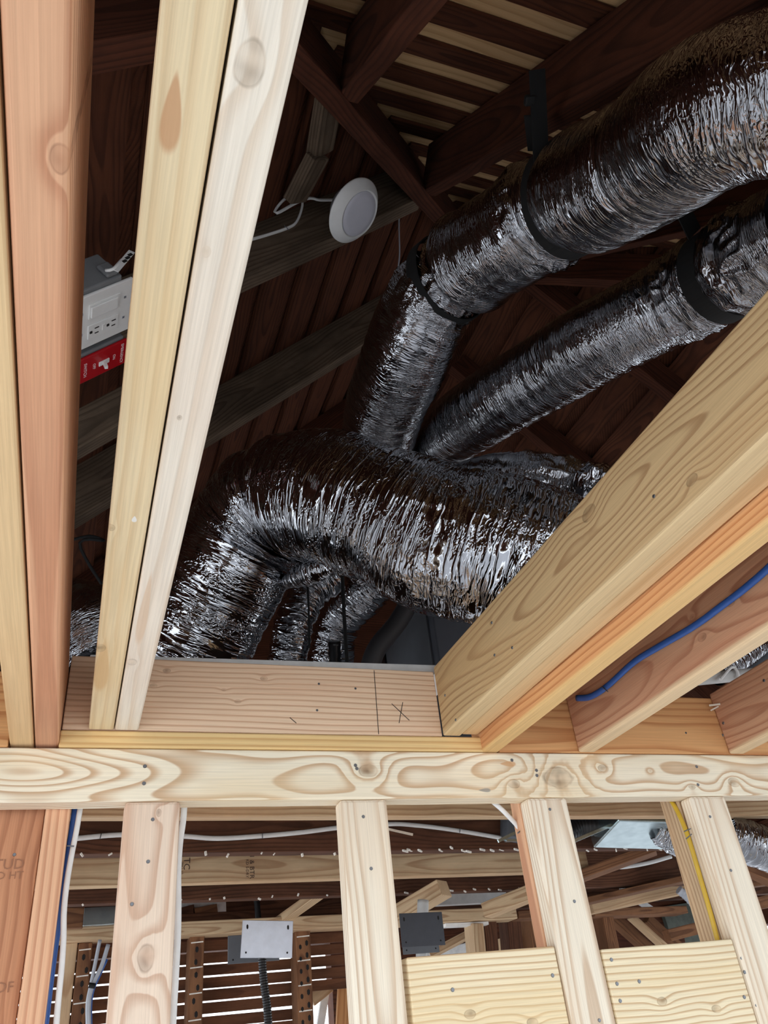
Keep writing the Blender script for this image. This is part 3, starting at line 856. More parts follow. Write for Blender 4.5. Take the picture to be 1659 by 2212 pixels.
dE = empty('flexible_duct', (0.5044, 1.9771, 3.0027), 'narrow foil duct dropping under the elbow duct, left of the thin rods', 'duct')
foil_tube('sleeve', [(0.6207, 1.9431, 3.1607) + (0.055,), (0.5566, 1.9656, 3.1131) + (0.062,), (0.5153, 1.9901, 3.0322) + (0.062,), (0.5012, 2.0272, 2.9546) + (0.06,), (0.4954, 2.0722, 2.8616) + (0.058,)], 'foil2', dE, around=110, seed=5.0, crease=0.004)
dE2 = empty('flexible_duct', (0.6876, 2.0890, 3.1033), 'crumpled foil duct in the dark behind the thin rods', 'duct')
foil_tube('sleeve', [(0.8032, 1.9147, 3.1855) + (0.07,), (0.7467, 2.0221, 3.1606) + (0.078,), (0.6963, 2.1422, 3.1152) + (0.075,), (0.6811, 2.2171, 3.0225) + (0.07,), (0.6850, 2.2769, 2.9396) + (0.07,)], 'foil2', dE2, around=110, seed=6.0, crease=0.004)
dF = empty('flexible_duct', (-0.0915, 2.0206, 3.0120), 'foil duct end showing between the two pairs of left joists', 'duct')
foil_tube('sleeve', [(0.0063, 1.9556, 2.8678) + (0.085,), (-0.0424, 1.9673, 2.9678) + (0.10,), (-0.1376, 2.0362, 3.0167) + (0.105,), (-0.2709, 2.1286, 3.0551) + (0.105,), (-0.4706, 2.2434, 3.1004) + (0.105,)], 'foil', dF, seed=17.0, around=140)

rod = tube('hanger_rod', ((0.5745, 1.7110, 3.0926), (0.5934, 1.7860, 2.9808), (0.6209, 1.8803, 2.8380)), 0.005, 'black', None, 8)
tag(rod, 'thin black hanger rod below the elbow duct, the thicker of two', 'rod')
rod = tube('hanger_rod', ((0.4967, 1.7854, 3.0357), (0.5086, 1.8294, 2.9696), (0.5202, 1.8847, 2.8884)), 0.003, 'black', None, 8)
tag(rod, 'finer black hanger wire in front of the narrow foil duct', 'rod')

# air handler cabinet, flue
ah = empty('air_handler', (1.1, 2.1, H + 0.66), 'slate grey air handler cabinet behind the elbow duct', 'cabinet')
box('cabinet', (0.885, 1.45), (1.863, 2.5), (H + 0.62, H + 1.12), 'z', 'furnace', ah, 0.004)
box('side_panel', (0.8795, 0.8855), (1.90, 2.25), (H + 0.63, H + 1.10), 'z', 'greymetal', ah, 0.001)
box('seam_trim', (0.874, 0.8800), (2.25, 2.29), (H + 0.62, H + 1.12), 'z', 'blackplastic', ah, 0.001)
board('latch', (0.9548, 2.0200, 3.0434), (0.9536, 2.0200, 3.0245), 0.006, 0.004, (1, 0, 0), 'white', ah, 0)
for i in range(3):
    box('stripe', (0.8795, 0.8815), (2.36 + 0.035 * i, 2.364 + 0.035 * i), (H + 0.63, H + 1.05), 'z', 'red', ah, 0)
o = tube('vent_pipe', ((0.8625, 1.8778, 3.1135), (0.8011, 1.9166, 3.0069), (0.7308, 1.9438, 2.9209), (0.7045, 1.9816, 2.8315)), 0.028, 'darkgrey', None, 20)
tag(o, 'dark grey bent pipe in front of the air handler', 'pipe')
o = tube('drain_fitting', ((0.6305, 2.0103, 2.9758), (0.6435, 2.0581, 2.9040)), 0.018, 'blackplastic', None, 16, 0.01, 1.0, 0.002, 0.03)
tag(o, 'black pipe fitting standing behind the thicker rod', 'fitting')

# ---------------------------------------------------------------- lamp and boxes on the grey rafter
nrm = Vector((0.5846, -0.2313, -0.7777))
lc = Vector((0.4864, 1.1336, 3.7449))
lm = lc and Matrix.Translation(lc) @ nrm.to_track_quat('Z', 'X').to_matrix().to_4x4()
lm = lm @ Matrix.Scale(0.86, 4)
lamp = empty('ceiling_lamp', lc, 'round white disc lamp hanging loose from the grey rafter', 'lamp')
lathe('trim_ring', ((0.0, -0.006), (0.094, -0.006), (0.0975, -0.003), (0.0975, 0.0), (0.095, 0.003), (0.073, 0.024), (0.070, 0.025), (0.068, 0.021), (0.0, 0.021)), 'white', lamp, lm, 72)
lathe('diffuser', ((0.0, 0.0205), (0.0675, 0.0205), (0.066, 0.0235), (0.05, 0.0255), (0.0, 0.0265)), 'lens', lamp, lm, 72)
lathe('back_can', ((0.0, -0.05), (0.05, -0.05), (0.056, -0.045), (0.058, -0.011), (0.0, -0.011)), 'steel', lamp, lm, 40)
cable('white_cable', ((0.5026, 1.2269, 3.9286), (0.4673, 1.2056, 3.8886), (0.4160, 1.1912, 3.8482), (0.3887, 1.1848, 3.8367), (0.3523, 1.1917, 3.8124), (0.3052, 1.2040, 3.7689), (0.2979, 1.2030, 3.7744), (0.3214, 1.1900, 3.8142),
                      (0.3517, 1.1852, 3.8391), (0.3646, 1.1803, 3.8208), (0.3638, 1.1836, 3.7814), (0.3489, 1.1904, 3.7273), (0.3243, 1.1915, 3.6954), (0.2701, 1.1872, 3.6431), (0.2180, 1.1803, 3.5930), (0.1524, 1.1700, 3.5284)),
      0.0042, 'cable', 'white cable looping from the round lamp along the grey rafter', staples=(((0.3154, 1.1838, 3.6931), (0.3292, 1.1926, 3.6912)),), flat=0.75)
cable('white_cable', ((0.7362, 1.3629, 4.1456), (0.7420, 1.3941, 4.1002), (0.7510, 1.4346, 4.0404), (0.7495, 1.4656, 3.9993), (0.7370, 1.5004, 3.9594)), 0.0035, 'greycable',
      'thin white cable hanging in the dark right of the lamp')
U = Vector((q2, 0, q2))            # up the slope
V = Vector((0, -1, 0))             # towards the opening
NN = Vector((q2, 0, -q2))          # square to the slope, facing down into the room


def slopebox(name, c, du, dv, n0, n1, mat, parent, bevel=0.002):
    c = Vector(c) + NN * (n0 + n1) / 2
    return board(name, c - U * du / 2, c + U * du / 2, dv, n1 - n0, V, mat, parent, bevel)


OO = 1.30
tr, br = Vector((-0.0251, 1.0597, 3.2449)), Vector((-0.0213, 1.1926, 3.2487))
pw = (tr - br).length
oc = (tr + br) / 2 - U * (0.5 * pw)
ob = empty('outlet_box', oc, 'white double wall plate with rocker switch and outlet on the grey rafter', 'outlet')
slopebox('plate', oc, pw, pw, 0.0, 0.006, 'white', ob, 0.002)
slopebox('back_box', oc + V * 0.010 - U * 0.012, pw * 0.86, pw * 1.0, -0.070, -0.0005, 'greybox', ob, 0.003)
slopebox('cable_clamp', oc + V * (pw * 0.5 + 0.016) + U * 0.026, 0.026, 0.010, -0.036, -0.004, 'greybox', ob, 0.004)
slopebox('rocker_frame', oc + V * 0.026, 0.072, 0.036, 0.006, 0.0085, 'white', ob, 0.001)
slopebox('rocker', oc + V * 0.026 - U * 0.002, 0.062, 0.027, 0.0085, 0.0125, 'white', ob, 0.0015)
slopebox('outlet_face', oc - V * 0.026, 0.072, 0.036, 0.006, 0.0085, 'white', ob, 0.001)
for s in (-1, 1):
    p = oc - V * 0.026 + U * 0.020 * s
    slopebox('slot', p + V * 0.0065 + U * 0.004, 0.010, 0.0024, 0.0083, 0.0090, 'hole', ob, 0)
    slopebox('slot', p - V * 0.0065 + U * 0.004, 0.009, 0.0024, 0.0083, 0.0090, 'hole', ob, 0)
    slopebox('ground_hole', p - U * 0.0095, 0.006, 0.006, 0.0083, 0.0090, 'hole', ob, 0.001)
slopebox('test_button', oc - V * 0.026, 0.006, 0.014, 0.0083, 0.0095, 'white', ob, 0.0005)
for s in (-1, 1):
    for w in (-1, 1):
        slopebox('screw', oc + V * 0.026 * w + U * 0.050 * s, 0.005, 0.005, 0.0055, 0.0068, 'steel', ob, 0)
lp = board('label_strip', (-0.0506, 1.0150, 3.1985), (-0.0264, 1.0150, 3.2625), 0.012, 0.0012, (-0.7, 0, 0.7), 'white', ob, 0)
for f in (0.45, 0.62, 0.78):
    p = Vector((-0.0505, 1.0138, 3.1971)).lerp(Vector((-0.0263, 1.0138, 3.2610)), f)
    board('mark', p, p + Vector((0.006, 0, 0.007)), 0.006, 0.0008, (-0.7, 0, 0.7), 'hole', ob, 0)
tube('loop_strip', ((-0.0674, 1.0200, 3.2008), (-0.0556, 1.0150, 3.2009), (-0.0462, 1.0150, 3.2223), (-0.0431, 1.0200, 3.2376)), 0.003, 'white', ob, 8, 0.006)

tr, br = Vector((-0.0238, 1.2207, 3.2462)), Vector((-0.0213, 1.2903, 3.2487))
pv_ = (tr - br).length
rc = (tr + br) / 2 - U * 0.0585
rb = empty('switch_box', rc, 'red emergency switch plate with white toggle below the white outlet plate', 'switch')
slopebox('plate', rc, 0.117, pv_, 0.0, 0.006, 'red', rb, 0.002)
slopebox('back_box', rc + V * 0.006, 0.108, pv_, -0.040, -0.0005, 'greybox', rb, 0.003)
slopebox('toggle_collar', rc, 0.026, 0.012, 0.006, 0.0085, 'white', rb, 0.001)
board('toggle', rc + NN * 0.008, rc + NN * 0.022 - U * 0.006, 0.008, 0.007, V, 'white', rb, 0.001)
for s_, d_, z_ in (('EMERGENCY', 0.046, 0.0098), ('ON', 0.026, 0.0095), ('OFF', -0.024, 0.0095), ('SWITCH', -0.046, 0.0105)):
    text('lettering', s_, z_, 'whiteink', rb, rc + U * d_ + NN * 0.0062, -V, U, 0.0002)
tube('black_wire', ((-0.0964, 1.8123, 3.1188), (-0.0588, 1.7948, 3.1215), (-0.0246, 1.7902, 3.1086), (-0.0628, 1.7832, 3.1040), (-0.0811, 1.7963, 3.0965), (-0.0567, 1.8157, 3.0567), (-0.0184, 1.8352, 3.0088)), 0.004, 'black', None, 8)
tag(bpy.data.objects['black_wire'], 'black wire between the left joists above the foil duct end', 'wire')

# ---------------------------------------------------------------- pipes seen between the right hand joists
pv = empty('drain_pipe', (1.5916, 1.6000, 2.7316), 'white plastic pipe crossing between the reddish and brown joists', 'pipe')
tube('pipe', ((1.3108, 1.6000, 2.6942), (1.5905, 1.6000, 2.7289), (2.0113, 1.6000, 2.7783)), 0.0165, 'pvc', pv, 24)
tube('elbow_band', ((1.5511, 1.5700, 2.7064), (1.6145, 1.5750, 2.7485), (1.6221, 1.5750, 2.7194), (1.6034, 1.5850, 2.6860)), 0.004, 'white', pv, 10)
o = foil_tube('flexible_duct', [(1.8162, 1.8500, 2.8573) + (0.035,), (1.9923, 1.8500, 2.9458) + (0.035,), (2.3460, 1.8500, 3.0979) + (0.035,)], 'foil2', None, around=80, seed=9)
tag(o, 'small grey foil hose under the reddish joist at the right edge', 'duct')
o = tube('vent_pipe', ((2.0345, 2.0000, 2.8905), (2.1752, 2.0000, 2.9819), (2.5362, 2.0000, 3.1894)), 0.022, 'greymetal', None, 20)
tag(o, 'blue grey pipe rising above the brown joist at the right edge', 'pipe')

# ---------------------------------------------------------------- the room behind the wall
def rail(name, a, b, h, t, mat, label, cat='joist', bevel=0.003, up=(0, 0, 1), group=None):
    """a, b: ends of the middle of its underside"""
    u = Vector(up) * h / 2
    o = board(name, Vector(a) + u, Vector(b) + u, h, t, up, mat, None, bevel)
    return tag(o, label, cat, group)


rail('ceiling_joist', (-0.1084, 1.8444, 2.4480), (2.1885, 1.9643, 2.4480), 0.14, 0.038, 'oldtan', 'tan joist just behind and below the top plate')
B2 = rail('ceiling_joist', (-0.1157, 2.1775, 2.4480), (2.0752, 2.3569, 2.4480), 0.14, 0.048, 'old', 'dark old joist with the white cable stapled across it')
B3 = rail('ceiling_joist', (-0.1241, 2.5665, 2.4480), (1.7226, 2.6674, 2.4480), 0.086, 0.040, 'oldtan', 'tan stamped joist, the second pale one behind the wall')
B4 = rail('ceiling_joist', (-0.1298, 2.8288, 2.4480), (2.7431, 3.0702, 2.4480), 0.14, 0.048, 'old', 'dark old joist with a ragged lower edge, second dark one')


def crumbs(parent, a, b, n, tick=False):
    """plaster crumbs and nail ends left along a joist's edge: too small to pick apart"""
    bm = bmesh.new()
    a, b = Vector(a), Vector(b)
    for i in range(n):
        f = (i + random.random() * 0.8) / n
        p = a.lerp(b, f)
        m = Matrix.Translation(p + Vector((0, random.uniform(-.02, .0), random.uniform(-.004, .006))))
        if tick:
            m = m @ Matrix.Rotation(random.uniform(0.6, 1.0), 4, 'Z') @ Matrix.Diagonal((0.028, 0.004, 0.005, 1))
        else:
            m = m @ Matrix.Rotation(random.uniform(0, 3), 4, 'Y') @ Matrix.Diagonal((random.uniform(.004, .011), 0.008, random.uniform(.002, .005), 1))
        bmesh.ops.create_cube(bm, size=1.0, matrix=m)
    me = bpy.data.meshes.new('plaster_crumbs')
    bm.to_mesh(me)
    bm.free()
    o = link('plaster_crumbs', me, 'plaster', parent, Matrix.Identity(4))
    o['kind'] = 'stuff'
    return o


crumbs(B2, (-0.0119, 2.1639, 2.4440), (0.6819, 2.2309, 2.4440), 10)
crumbs(B2, (0.8353, 2.2422, 2.4470), (1.2665, 2.2791, 2.4470), 11, True)
crumbs(B2, (1.4800, 2.3116, 2.4470), (1.9280, 2.3413, 2.4470), 9, True)
crumbs(B4, (0.0006, 2.8037, 2.4440), (0.8705, 2.8801, 2.4440), 10)
crumbs(B4, (1.0975, 2.8934, 2.4470), (1.6037, 2.9411, 2.4470), 9, True)
text('stamp', 'TC', 0.026, 'ink', B3, (0.3022, 2.5693, 2.5015), (0, 0, -1), (1, 0, 0), 0.0002)
text('stamp', 'MILL 12', 0.010, 'ink', B3, (0.2893, 2.5686, 2.4890), (0, 0, -1), (1, 0, 0), 0.0002)
text('stamp', '1 & BTR', 0.020, 'ink', B3, (0.4986, 2.5800, 2.4894), (0, 0, -1), (1, 0, 0), 0.0002)
text('stamp', 'KD S-DRY', 0.012, 'ink', B3, (0.4843, 2.5792, 2.4845), (0, 0, -1), (1, 0, 0), 0.0002)

cable('white_cable', ((-0.0784, 2.1495, 2.4772), (-0.0112, 2.1550, 2.4822), (0.0960, 2.1638, 2.4905), (0.2381, 2.1754, 2.4868), (0.3330, 2.1832, 2.4808), (0.4436, 2.1922, 2.4862), (0.5594, 2.2017, 2.4954), (0.6809, 2.2116, 2.5087), (0.8297, 2.2238, 2.5178), (0.9098, 2.2304, 2.5141), (0.9988, 2.2377, 2.5052), (1.1048, 2.2463, 2.4908), (1.1945, 2.2537, 2.4773)), 0.0062, 'cable',
      'white cable stapled along the dark joist behind the studs', staples=(((0.0452, 2.1526, 2.4922), (0.0432, 2.1524, 2.4792)), ((0.4511, 2.1858, 2.4915), (0.4509, 2.1858, 2.4787)), ((1.0477, 2.2346, 2.5035), (1.0441, 2.2343, 2.4918))), flat=0.6)
o = board('splinter', (0.8199, 2.2280, 2.5051), (0.8867, 2.2094, 2.4840), 0.006, 0.004, (0, 0, 1), 'white_wood', None, 0)
tag(o, 'pale wood splinter sticking out below the white cable', 'splinter')

# cables on the stud wall
cable('blue_cable', ((-0.0141, 1.4800, 2.3844), (-0.0152, 1.4800, 2.3300), (-0.0177, 1.4800, 2.2725), (-0.0194, 1.4800, 2.2178), (-0.0217, 1.4800, 2.1657), (-0.0224, 1.4800, 2.1099), (-0.0223, 1.4800, 2.0510), (-0.0231, 1.4800, 1.9074)), 0.0062, 'blue',
      'blue cable running down beside the orange stud')
cable('white_cable', ((-0.0066, 1.4650, 2.3801), (-0.0087, 1.4650, 2.3336), (-0.0123, 1.4650, 2.2903), (-0.0143, 1.4650, 2.2487), (-0.0136, 1.4650, 2.2084), (-0.0095, 1.4650, 2.1693), (-0.0076, 1.4650, 2.1317), (-0.0070, 1.4650, 2.0954), (-0.0057, 1.4650, 2.0545), (0.0008, 1.4650, 1.9053)),
      0.0045, 'cable', 'white cable bowing beside the blue one at the left', staples=(((-0.0219, 1.4550, 2.3047), (-0.0097, 1.4550, 2.3037)),))
cable('white_cable', ((0.1636, 1.4550, 2.3757), (0.1627, 1.4550, 2.3430), (0.1589, 1.4550, 2.3052), (0.1579, 1.4550, 2.2613), (0.1603, 1.4550, 2.2120), (0.1618, 1.4550, 2.1647), (0.1614, 1.4550, 2.1130), (0.1602, 1.4550, 2.0399), (0.1598, 1.4550, 1.8868)),
      0.0052, 'cable', 'white cable down the right side of the pinkish stud')
cable('grey_cable', ((0.7528, 1.4600, 2.3772), (0.7774, 1.4600, 2.3563), (0.7978, 1.4620, 2.3361), (0.8143, 1.4640, 2.3169), (0.8229, 1.4660, 2.2955), (0.8274, 1.4680, 2.2701), (0.8300, 1.4700, 2.2368), (0.8337, 1.4700, 2.1757), (0.8346, 1.4700, 2.0985)),
      0.0052, 'cable', 'white cable bending over to the third stud', staples=(((0.8033, 1.4550, 2.3063), (0.8199, 1.4550, 2.3163)),))
cable('yellow_cable', ((1.1840, 1.4526, 2.3667), (1.1840, 1.4422, 2.3417), (1.1840, 1.4342, 2.3068), (1.1840, 1.4313, 2.2696), (1.1840, 1.4319, 2.2209), (1.1840, 1.4325, 2.1738), (1.1840, 1.4337, 2.1324), (1.1840, 1.4363, 2.0924), (1.1840, 1.4367, 2.0416)),
      0.0055, 'yellowcable', 'yellow cable stapled to the tan stud at the right', staples=(((1.1760, 1.4291, 2.2956), (1.1760, 1.4072, 2.2956)), ((1.1760, 1.4302, 2.2812), (1.1760, 1.4094, 2.2853))))

# lighting can housing and sheet-metal boot above the dark joist
lb = empty('junction_box', (1.1614, 2.1200, 2.4728), 'grey metal box with a hanger bar beside the third stud', 'box')
board('box_body', (1.2381, 2.2387, 2.5412), (1.2217, 2.2373, 2.4676), 0.075, 0.05, (1, 0, 0), 'greymetal', lb, 0.003)
board('hanger_bar', (1.0944, 2.1000, 2.4358), (1.1910, 2.1200, 2.4722), 0.008, 0.004, (0, 0, 1), 'galv', lb, 0)
board('hanger_bar', (1.1176, 2.1000, 2.4365), (1.2137, 2.1200, 2.4401), 0.006, 0.012, (0, 0, 1), 'galv', lb, 0)
db = empty('duct_boot', (1.5373, 2.1000, 2.4669), 'shiny sheet metal duct boot between the third and fourth studs', 'duct')
board('boot_body', (1.4580, 2.1200, 2.4840), (1.7237, 2.1200, 2.4711), 0.075, 0.16, (0, 0.25, 1), 'galv', db, 0.004)
board('flange_bar', (1.3047, 2.0600, 2.4201), (1.5315, 2.1000, 2.4896), 0.010, 0.02, (0, 0, 1), 'galv', db, 0.001)
foil_tube('taped_end', [(1.6253, 2.1000, 2.4586) + (0.03,), (1.6598, 2.1000, 2.4379) + (0.034,), (1.6912, 2.1000, 2.4226) + (0.036,), (1.7184, 2.1000, 2.4139) + (0.03,)], 'foil2', db, around=70, step=0.004, seed=4, crumple=((0.5, 0.01, 0.08),))
o = tube('black_hose', ((1.3537, 2.1800, 2.4706), (1.4147, 2.1800, 2.4893), (1.4672, 2.1600, 2.4873), (1.5226, 2.1400, 2.4947)), 0.03, 'blackplastic', None, 20, 0.004, 0.8, 0.002, 0.012)
tag(o, 'black ribbed hose end behind the slanted metal bar', 'hose')
o = foil_tube('flexible_duct', [(1.7786, 2.0000, 2.4177) + (0.060,), (1.8980, 2.0000, 2.3784) + (0.062,), (2.0503, 2.0000, 2.3298) + (0.062,), (2.2095, 2.0000, 2.2881) + (0.062,)], 'foil2', None, around=110, seed=21, crease=0.004)
tag(o, 'foil duct right of the fourth stud at the edge of the view', 'duct')

# diagonal and odd timbers behind the third and fourth studs
def brace(name, a, b, w, t, mat, label, up=(0, 0, 1), cat='brace'):
    if ' leaning board' in label and name == 'fallen_board' and 'behind the' not in label:          # a leaning board runs on down to the floor
        a, b = Vector(a), Vector(b)
        b = a + (b - a) * ((a.z - 0.03) / (a.z - b.z))
    return tag(board(name, a, b, w, t, up, mat, None, 0.003), label, cat)


brace('ceiling_brace', (1.6473, 2.7000, 2.4250), (1.9111, 2.5000, 2.4834), 0.03, 0.09, 'oldmid', 'tan diagonal brace meeting the dark joist right of the third stud')
brace('joist_board', (2.0097, 3.2000, 2.5714), (2.7992, 3.2000, 2.5751), 0.16, 0.05, 'old', 'dark board high behind the diagonal braces', cat='board')
brace('ceiling_brace', (1.9194, 3.1000, 2.4098), (2.4429, 2.9000, 2.4624), 0.022, 0.09, 'oldmid', 'thin tan diagonal brace below the curved white cable')
brace('ceiling_brace', (2.0954, 3.3000, 2.4176), (2.6155, 3.2500, 2.4738), 0.05, 0.09, 'oldtan', 'broad pinkish diagonal brace between the third and fourth studs')
brace('cross_board', (2.1522, 3.4000, 2.4073), (2.7233, 3.5000, 2.4089), 0.032, 0.09, 'oldmid', 'brown flat cross board under the pinkish diagonal brace', cat='board')
brace('wall_stud_old', (2.2567, 3.4500, 2.3969), (2.2458, 3.4500, 2.2002), 0.055, 0.09, 'oldmid', 'old brown stud with nail stubs right of the third stud', (1, 0, 0), 'stud')
bpy.data.objects['wall_stud_old'].name = 'old_stud'
brace('fallen_board', (2.4640, 3.7000, 2.4337), (2.6417, 3.7000, 2.2696), 0.05, 0.05, 'oldmid', 'brown leaning board next to the old brown stud', cat='board')
brace('fallen_board', (2.5084, 3.6000, 2.4116), (2.6727, 3.6000, 2.2552), 0.022, 0.05, 'oldtan', 'pale narrow leaning board in the middle of the pile', cat='board')
brace('fallen_board', (2.7344, 3.8000, 2.4212), (2.9078, 3.8000, 2.2555), 0.05, 0.05, 'oldmid', 'thick brown leaning board right of the pale narrow one', cat='board')
brace('fallen_board', (2.6080, 3.5000, 2.3093), (2.9437, 3.5000, 2.3498), 0.05, 0.05, 'oldmid', 'brown board crossing in front of the grey cloth', cat='board')
brace('fallen_board', (2.6570, 4.0000, 2.3378), (3.0730, 4.0000, 2.2871), 0.14, 0.03, 'rafter', 'reddish wide board low behind the leaning boards', cat='board')
brace('cloth_sheet', (3.2070, 4.2850, 2.4248), (3.6110, 4.2850, 2.4518), 0.22, 0.03, 'tarp', 'dark grey green cloth bundle behind the leaning boards', cat='cloth')
o = tube('grey_hose', ((2.3545, 3.0000, 2.4251), (2.3875, 3.0000, 2.3956), (2.4223, 3.0000, 2.3471)), 0.017, 'greycable', None, 16, 0.004, 1.0, 0.0015, 0.014)
tag(o, 'short grey ribbed hose hanging left of the tan stud', 'hose')
cable('white_cable', ((1.8113, 2.7000, 2.4704), (1.9000, 2.7000, 2.4658), (2.0161, 2.7000, 2.4765), (2.1281, 2.7000, 2.4960)), 0.007, 'cable', 'curved white cable in the gap under the sheet metal boot')
brace('white_board', (2.6451, 3.8200, 2.5795), (2.7112, 3.8200, 2.5395), 0.03, 0.02, 'paint', 'small white board end glimpsed above the pinkish brace', cat='board')
brace('white_board', (2.7389, 3.8200, 2.5034), (2.7992, 3.8200, 2.4639), 0.03, 0.02, 'paint', 'small white board end glimpsed below the pinkish brace', cat='board')
brace('ceiling_brace', (2.3293, 2.6000, 2.4387), (2.5650, 2.6000, 2.3298), 0.03, 0.05, 'oldmid', 'brown brace under the foil duct at the right edge')
brace('ceiling_brace', (2.5039, 2.8000, 2.4110), (2.8984, 2.8000, 2.4313), 0.05, 0.05, 'oldmid', 'brown level brace at the right edge beyond the fourth stud')
brace('fallen_board', (2.8162, 3.2000, 2.3704), (3.2710, 3.2000, 2.4180), 0.05, 0.05, 'oldmid', 'brown lower board at the right edge beyond the fourth stud', cat='board')

# between the second and third studs
brace('ceiling_brace', (1.0469, 2.9500, 2.3650), (1.1977, 2.7500, 2.4329), 0.055, 0.07, 'oldtan', 'tan diagonal brace above the dark steel plate')
brace('ceiling_brace', (1.4638, 3.0000, 2.3884), (1.6437, 2.8000, 2.4333), 0.05, 0.07, 'oldtan', 'tan diagonal brace left of the third stud')
brace('white_board', (1.4243, 3.4600, 2.5048), (1.7929, 3.4600, 2.5031), 0.045, 0.03, 'paint', 'white painted board between two diagonal braces', cat='board')
zd = (1.6451, 3.5000, 2.4833)[2]
brace('dark_board', (-0.86, 3.5, zd), (3.76, 3.5, zd), 0.05, 0.05, 'old', 'dark board just under the white painted board', cat='board')
o = tube('drain_pipe', ((1.1077, 2.7350, 2.3950), (1.0940, 2.7350, 2.3187), (1.0816, 2.7350, 2.2384), (1.0533, 2.7350, 2.0623), (0.9727, 2.7350, 1.5380)), 0.019, 'pvc', None, 20)
tag(o, 'grey upright pipe behind the dark steel plate', 'pipe')

FB = empty('far_plate', (0.8, 3.3, H + 0.45), 'long tan plate on top of the far lath wall', 'plate')
board('plate_piece', (-0.0784, 3.3000, 2.4309), (1.7266, 3.3000, 2.4124), 0.046, 0.09, (0, 0, 1), 'oldtan', FB, 0.003)
board('end_piece', (1.7438, 3.3200, 2.4060), (1.8648, 3.3200, 2.4052), 0.03, 0.09, (0, 0, 1), 'oldmid', FB, 0.003)
board('painted_edge', (1.4118, 3.3000, 2.3859), (1.6012, 3.3000, 2.3826), 0.012, 0.05, (0, 0, 1), 'paint', FB, 0.001)

far = empty('wall_far', (0.6, 3.42, 1.2), kind='structure')
lz = H + 0.415
for k in range(16):
    zz = lz - k * 0.0405
    mt = 'lath' if k < 9 else 'oldmid'
    board('lath', (-0.15, 3.42 + random.uniform(-.002, .002), zz), (1.12 if k < 5 else 0.86, 3.42, zz + random.uniform(-.003, .003)), 0.0345, 0.008, (0, 0, 1), mt, far, 0)
ST = ((154, 0.046, 'oldtan', 'pale newer stud at the left end of the lath wall'),
      (186, 0.046, 'oldmid', 'old lath wall stud beside the bundle of cables'),
      (424, 0.052, 'oldmid', 'old lath wall stud left of the bright steel plate'),
      (650, 0.058, 'oldmid', 'old lath wall stud right of the bright steel plate'))
XS = ((0.0038, 3.3300, 2.4130), (0.0532, 3.3300, 2.4101), (0.4371, 3.3300, 2.4102), (0.8318, 3.3300, 2.4070))
KEY = bpy.data.meshes.new('nail_hole')
bmk = bmesh.new()
bmesh.ops.create_cone(bmk, cap_ends=True, segments=6, radius1=0.009, radius2=0.006, depth=0.002)
bmk.to_mesh(KEY)
bmk.free()
KEY.materials.append(M['hole'])
for i, (px, w, mt, lab) in enumerate(ST):
    x = XS[i][0]
    top = XS[i][2] - 0.004
    o = box('old_stud' if i else 'far_stud', (x - w / 2, x + w / 2), (3.30, 3.395), (0.0, top), 'z', mt, None, 0.004)
    tag(o, lab, 'stud')
    if i:
        for j in range(9):
            zz = top - 0.045 - j * 0.040
            h = link('nail_hole', KEY, None, o, Matrix.Translation(Vector((x + random.uniform(-.006, .012), 3.2995, zz))) @ Matrix.Rotation(math.pi / 2, 4, 'X') @ Matrix.Diagonal((0.75, 1.3, 1, 1)))
            if i == 3:
                link('nail_hole', KEY, None, o, Matrix.Translation(Vector((x - 0.012, 3.2995, zz - .012))) @ Matrix.Rotation(math.pi / 2, 4, 'X') @ Matrix.Diagonal((0.7, 1.1, 1, 1)))
                h.location.x = x + 0.013
            if j % 2 == 0:
                board('lath_mark', (x - w * 0.42, 3.2992, zz + 0.022), (x + w * 0.42, 3.2992, zz + 0.024), 0.004, 0.001, (0, 0, 1), 'plaster', o, 0)
for i, (a, b, w, mt, lab) in enumerate((
        ((1.5446, 3.3000, 2.3822), (1.5313, 3.3000, 2.1835), 0.048, 'oldtan', 'pale stud, first of the short studs above the left blocking board'),
        ((1.6269, 3.3500, 2.4079), (1.6071, 3.3500, 2.1830), 0.055, 'old', 'dark stained stud, second of the short studs above the left blocking board'),
        ((1.7982, 3.6000, 2.3545), (1.7797, 3.6000, 2.1952), 0.03, 'oldtan', 'thin tan upright between two dark studs above the blocking board'),
        ((1.7601, 3.4000, 2.3999), (1.7415, 3.4000, 2.1784), 0.062, 'old', 'dark broad stud, the rightmost of the short studs above the blocking board'),
        ((1.9094, 3.5000, 2.4167), (1.8843, 3.5000, 2.1780), 0.04, 'oldmid', 'brown upright half hidden by the reddish stud'))):
    a, b = Vector(a), Vector(b)
    b = a + (b - a) * (a.z / (a.z - b.z))      # down to the floor
    brace('old_stud', a, b, w, 0.09, mt, lab, (1, 0, 0), 'stud')
brace('fallen_board', (1.5854, 3.9000, 2.3463), (1.7786, 3.8000, 2.4174), 0.03, 0.09, 'oldtan', 'tan slanting board right of the grey pipe', cat='board')
brace('white_board', (1.7264, 4.2850, 2.3637), (2.0062, 4.2850, 2.4031), 0.06, 0.03, 'paper', 'white sheet right of the grey pipe above the blocking board', cat='board')

